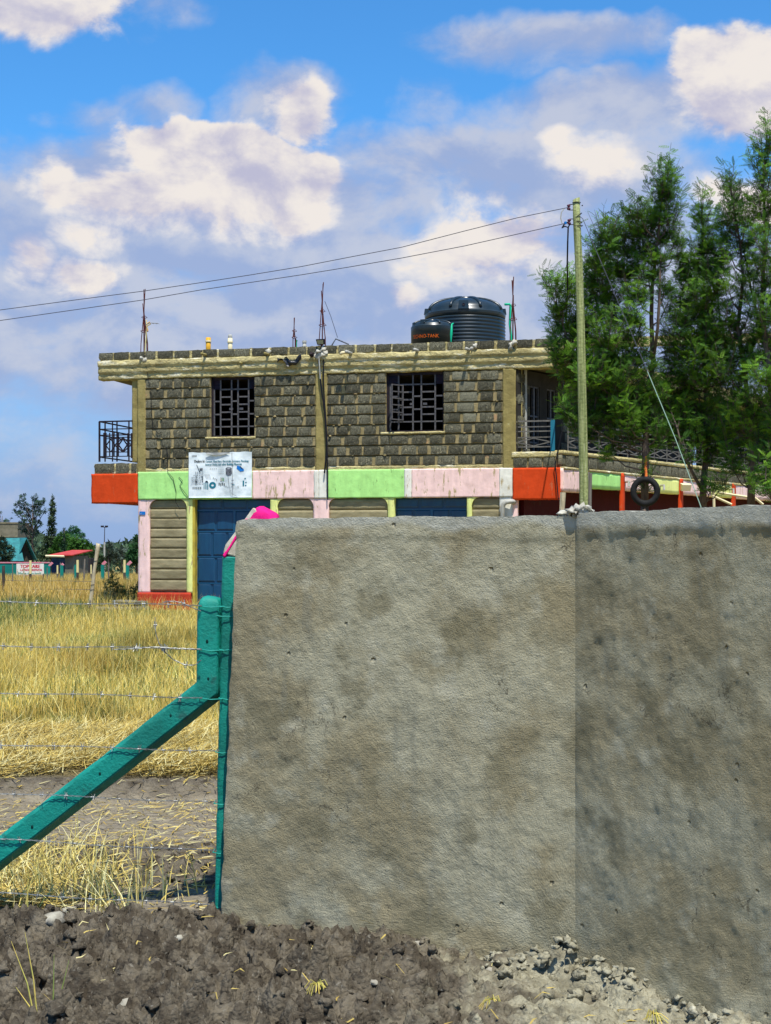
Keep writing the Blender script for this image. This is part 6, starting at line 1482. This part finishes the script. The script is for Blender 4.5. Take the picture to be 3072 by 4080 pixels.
# near stand of dry grass
n = 175000; xs, ys = region(n, 11.5, 24, -250, 1120, .9)
pat = fbm(xs * .55, ys * .3, None, 3, .5, 201); fine = fbm(xs * 3, ys * 3, None, 3, .5, 203)
keep = (RNG.random(n) < np.clip(.75 + .8 * pat + .5 * fine, .25, 1)) & (ys > 11.6 + .35 * fbm(xs * 2, xs * 0, None, 3, .6, 207)); xs, ys, pat, fine = xs[keep], ys[keep], pat[keep], fine[keep]; n = len(xs)
h = (.09 + .13 * RNG.random(n) + .12 * pat + .08 * fine) * np.clip((ys - 11.2) / 1.2, .4, 1) * (1 + .3 * (ys > 15)); w = .004 + .004 * RNG.random(n) + .0002 * ys
grn = np.clip(.15 + .6 * fbm(xs * .7 + 3, ys * .5, None, 3, .5, 209), .03, .5)
tone = np.clip(1 + .9 * fbm(xs * .9, ys * .45, None, 4, .55, 251), .62, 1.3)[:, None] ** np.array([[.8, 1.0, 1.3]])
o = blades('dry_grass', xs, ys, gz0(xs, ys) + .0, np.maximum(.05, h), w, gcol(xs, ys, n, grn) * tone, 2, .55); tag(o, 'dry yellow grass covering the near field', kind='stuff')
# tall seeding stalks
n = 8500; xs, ys = region(n, 12, 36, -250, 1120, .9); o = blades('grass_stalk', xs, ys, gz0(xs, ys), .30 + .28 * RNG.random(n), np.full(n, .004) + .00012 * ys, gcol(xs, ys, n, np.full(n, .12)), 3, .45); tag(o, 'taller thin seed stalks standing over the dry grass', kind='stuff')
# middle field up to the building
n = 130000; xs, ys = region(n, 23, 37.5, -260, 1100, 1.2); pat = fbm(xs * .4, ys * .22, None, 3, .5, 211)
near_b = np.clip((ys - 24) / 2.5, 0, 1); green = np.clip(.12 + .95 * near_b * np.clip(.75 - (xs + 8.5) * .22 + .9 * pat, 0, 1), 0, .9)
h = .14 + .14 * RNG.random(n) + .08 * pat; h = h * (1 - .35 * np.clip((ys - 31) / 4, 0, 1) * (xs > -6.5)); w = .010 + .008 * RNG.random(n)
xs, ys, h, w, green = xs, ys, h, w, green
inb = ((np.stack([xs, ys], -1) - OP) @ NI > -.15) & ((np.stack([xs, ys], -1) - OP) @ UV > -.2); px_g = CX + xs / ys * F
slabz = (px_g > 385) & (px_g < 600) & (ys > 31.8) & (ys < 36.5)
h = np.where((ys > 31) & (px_g > 330), h * .6, h)
k_ = ~inb & ~slabz
o = blades('field_grass', xs[k_], ys[k_], gz0(xs[k_], ys[k_]), np.maximum(.05, h[k_]), w[k_], gcol(xs[k_], ys[k_], int(k_.sum()), green[k_]), 2, .5); tag(o, 'greenish and yellow grass between the near field and the building', kind='stuff')
# far field
n = 100000; xs, ys = region(n, 36, 95, -400, 640, 2.5); pat = fbm(xs * .2, ys * .12, None, 3, .5, 221)
h = .42 + .32 * RNG.random(n) + .12 * pat; w = .022 + .016 * RNG.random(n); greenf = np.clip(.14 + .35 * pat, .02, .6)
inb = ((np.stack([xs, ys], -1) - OP) @ NI > -.3) & ((np.stack([xs, ys], -1) - OP) @ UV > -1.2); k_ = ~inb
c_ = gcol(xs[k_], ys[k_], int(k_.sum()), greenf[k_]) * np.array([.88, .80, .85])
o = blades('far_grass', xs[k_], ys[k_], gz0(xs[k_], ys[k_]), h[k_], w[k_], c_, 2, .35); tag(o, 'tall tan grass of the far field behind the posts', kind='stuff')
# green tufts in front of the building corner and at the left
n = 16000; xs, ys = region(n, 33, 38.5, -30, 560, .5); pat = fbm(xs * .8, ys * .8, None, 3, .5, 231); k_ = (RNG.random(n) < np.clip(.35 + pat, 0, 1)) & ~((CX + xs / ys * F > 380) & (ys < 36.3)); xs, ys = xs[k_], ys[k_]; n = len(xs)
o = blades('green_grass', xs, ys, gz0(xs, ys), .22 + .22 * RNG.random(n), .014 + .01 * RNG.random(n), np.array([.10, .145, .045]) * (.6 + .9 * RNG.random((n, 1))), 2, .5); tag(o, 'greener tufts of grass around the crooked post', kind='stuff')
# straw lying about
def straw(name, n, xs, ys, zoff, L, seed, up=.12, label=''):
    zz_ = soil_z(xs, ys); a = RNG.uniform(0, 6.283, n); ln = L * (.4 + RNG.random(n)); tl = np.abs(RNG.normal(0, up, n))
    d = np.stack([np.cos(a) * np.cos(tl), np.sin(a) * np.cos(tl), np.sin(tl)], -1); p0 = np.stack([xs, ys, zz_ + RNG.random(n) * zoff], -1); w = (.0016 + .0022 * RNG.random(n))
    sd = np.stack([-np.sin(a), np.cos(a), 0 * a], -1) * w[:, None] + np.array([0, 0, .0012]); md = p0 + d * (ln * .5)[:, None] + RNG.normal(0, .012, (n, 3)); md[:, 2] = np.maximum(md[:, 2], p0[:, 2] + .004); tip = p0 + d * ln[:, None]
    V = np.stack([p0 - sd, p0 + sd, md + sd, md - sd, tip], 1); Fc = np.array([(0, 1, 2), (0, 2, 3), (3, 2, 4)]); Fa = Fc[None] + (np.arange(n) * 5)[:, None, None]
    r = RNG.random((n, 1)); c = np.where(r < .5, np.array([.55, .42, .12]), np.where(r < .8, np.array([.62, .55, .26]), np.array([.38, .27, .07]))) * (.7 + .5 * RNG.random((n, 1)))
    o = add_mesh(name, V.reshape(-1, 3), Fa.reshape(-1, 3), grass_m, cols=np.repeat(c, 5, axis=0)); tag(o, label, kind='stuff')
n = 42000; xs, ys = region(n, 9.3, 12.0, -220, 1080, .7); pk_ = fbm(xs * 2.2, ys * 2.2, None, 3, .5, 241); k_ = (RNG.random(n) < np.clip(.75 + 1.2 * pk_, .05, 1)) & (ys > 9.45 + .15 * fbm(xs * 4, xs * 0, None, 2, .5, 243)); xs, ys = xs[k_], ys[k_]
straw('cut_straw', len(xs), xs, ys, .10, .16, 1, .35, 'loose cut straw heaped along the edge of the field')
n = 5500; ys = RNG.uniform(6.45, 7.75, n); xs = (RNG.uniform(0, 520, n) ** 1.0 - CX) / F * ys - RNG.uniform(0, .5, n); pk_ = fbm(xs * 2.2, ys * 2.2, None, 3, .5, 245); k_ = RNG.random(n) < np.clip(.5 + 1.6 * pk_ + .5 * (1.4 - np.abs(ys - 7.0) * 1.4), .02, 1); xs, ys = xs[k_], ys[k_]
straw('straw_litter', len(xs), xs, ys, .05, .12, 2, .25, 'straw littered over the soil under the brace post')
n = 2600; xs, ys = region(n, 6.4, 9.3, 0, 880, .5); straw('thin_straw', n, xs, ys, .02, .08, 3, .1, 'thin scattered straw on the bare track')
n = 110; xs = RNG.uniform(-1.5, 1.3, n); ys = RNG.uniform(4.8, 6.0, n); straw('straw_bits', n, xs, ys, .03, .06, 4, .2, 'few bits of straw on the turned soil')
# upright sparse tufts beneath the brace
cxy = [(300, 3470), (420, 3560), (60, 3500), (190, 3540), (360, 3600), (520, 3480), (600, 3560), (720, 3560), (470, 3640), (120, 3620), (250, 3560), (30, 3560)]
XS = []; YS = []
for px_, py_ in cxy:
    Y_ = EYE * F / (py_ - HY); m = 46 if px_ < 480 else 14; XS.append(X(px_, Y_) + RNG.normal(0, .07, m)); YS.append(Y_ + RNG.normal(0, .1, m))
XS = np.concatenate(XS); YS = np.concatenate(YS); n = len(XS)
o = blades('straw_tuft', XS, YS, soil_z(XS, YS), .10 + .20 * RNG.random(n), .004 + .003 * RNG.random(n), gcol(XS, YS, n, np.full(n, .05)) * np.array([1.05, 1.15, 1.5]), 3, .7); tag(o, 'pale upright straw tufts on the soil under the brace', kind='stuff')
# single weeds in the foreground
def weed(px_, py_, hts, label, c):
    Y_ = EYE * F / (py_ - HY) if py_ < 4080 else 4.85; x_ = X(px_, Y_); z_ = float(soil_z(np.array([x_]), np.array([Y_]))[0]); e = empty('grass_weed', (x_, Y_, z_), 0, label, 'weed')
    for i, (dx_, h_) in enumerate(hts):
        MB().tube([(dx_ * .1, 0, -.02), (dx_ * .45, .01, h_ * .5), (dx_, .02, h_)], [.0032, .0024, .0008], 4).build('blade', c, e)
ylw = mk('yellow_stalk', (.62, .46, .12), (.4, .4, .1), 20); grs = mk('green_stalk', (.22, .28, .07))
weed(160, 4085, [(-.10, .27), (-.055, .30), (-.085, .12)], 'yellow bent grass stalk at the bottom left corner', ylw); weed(210, 4075, [(.0, .26), (.05, .24), (.02, .12)], 'thin green grass stalk right of the yellow stalk', grs)
weed(108, 3700, [(.0, .0), (0, .18)], 'single upright straw at the left on the dark soil', ylw)
def root(px_, py_, label):
    Y_ = EYE * F / (py_ - HY); x_ = X(px_, Y_); z_ = float(soil_z(np.array([x_]), np.array([Y_]))[0]); e = empty('root_tuft', (x_, Y_, z_ + .015), 0, label, 'roots')
    for i in range(16):
        a = rb.uniform(0, 6.28); r_ = rb.uniform(.02, .055); MB().tube([(0, 0, .02), (math.cos(a) * r_ * .5, -abs(math.sin(a)) * r_ * .5, .02 + rb.uniform(-.01, .02)), (math.cos(a) * r_, -abs(math.sin(a)) * r_, -.02 + rb.uniform(-.02, .03))], .0017, 3).build('root_strand', ylw, e)
root(1262, 3975, 'yellow dry root tuft low in the middle of the soil'); root(1955, 3965, 'yellow dry root tuft on the pale soil right of the middle'); root(2600, 4020, 'yellow roots near the bottom right')
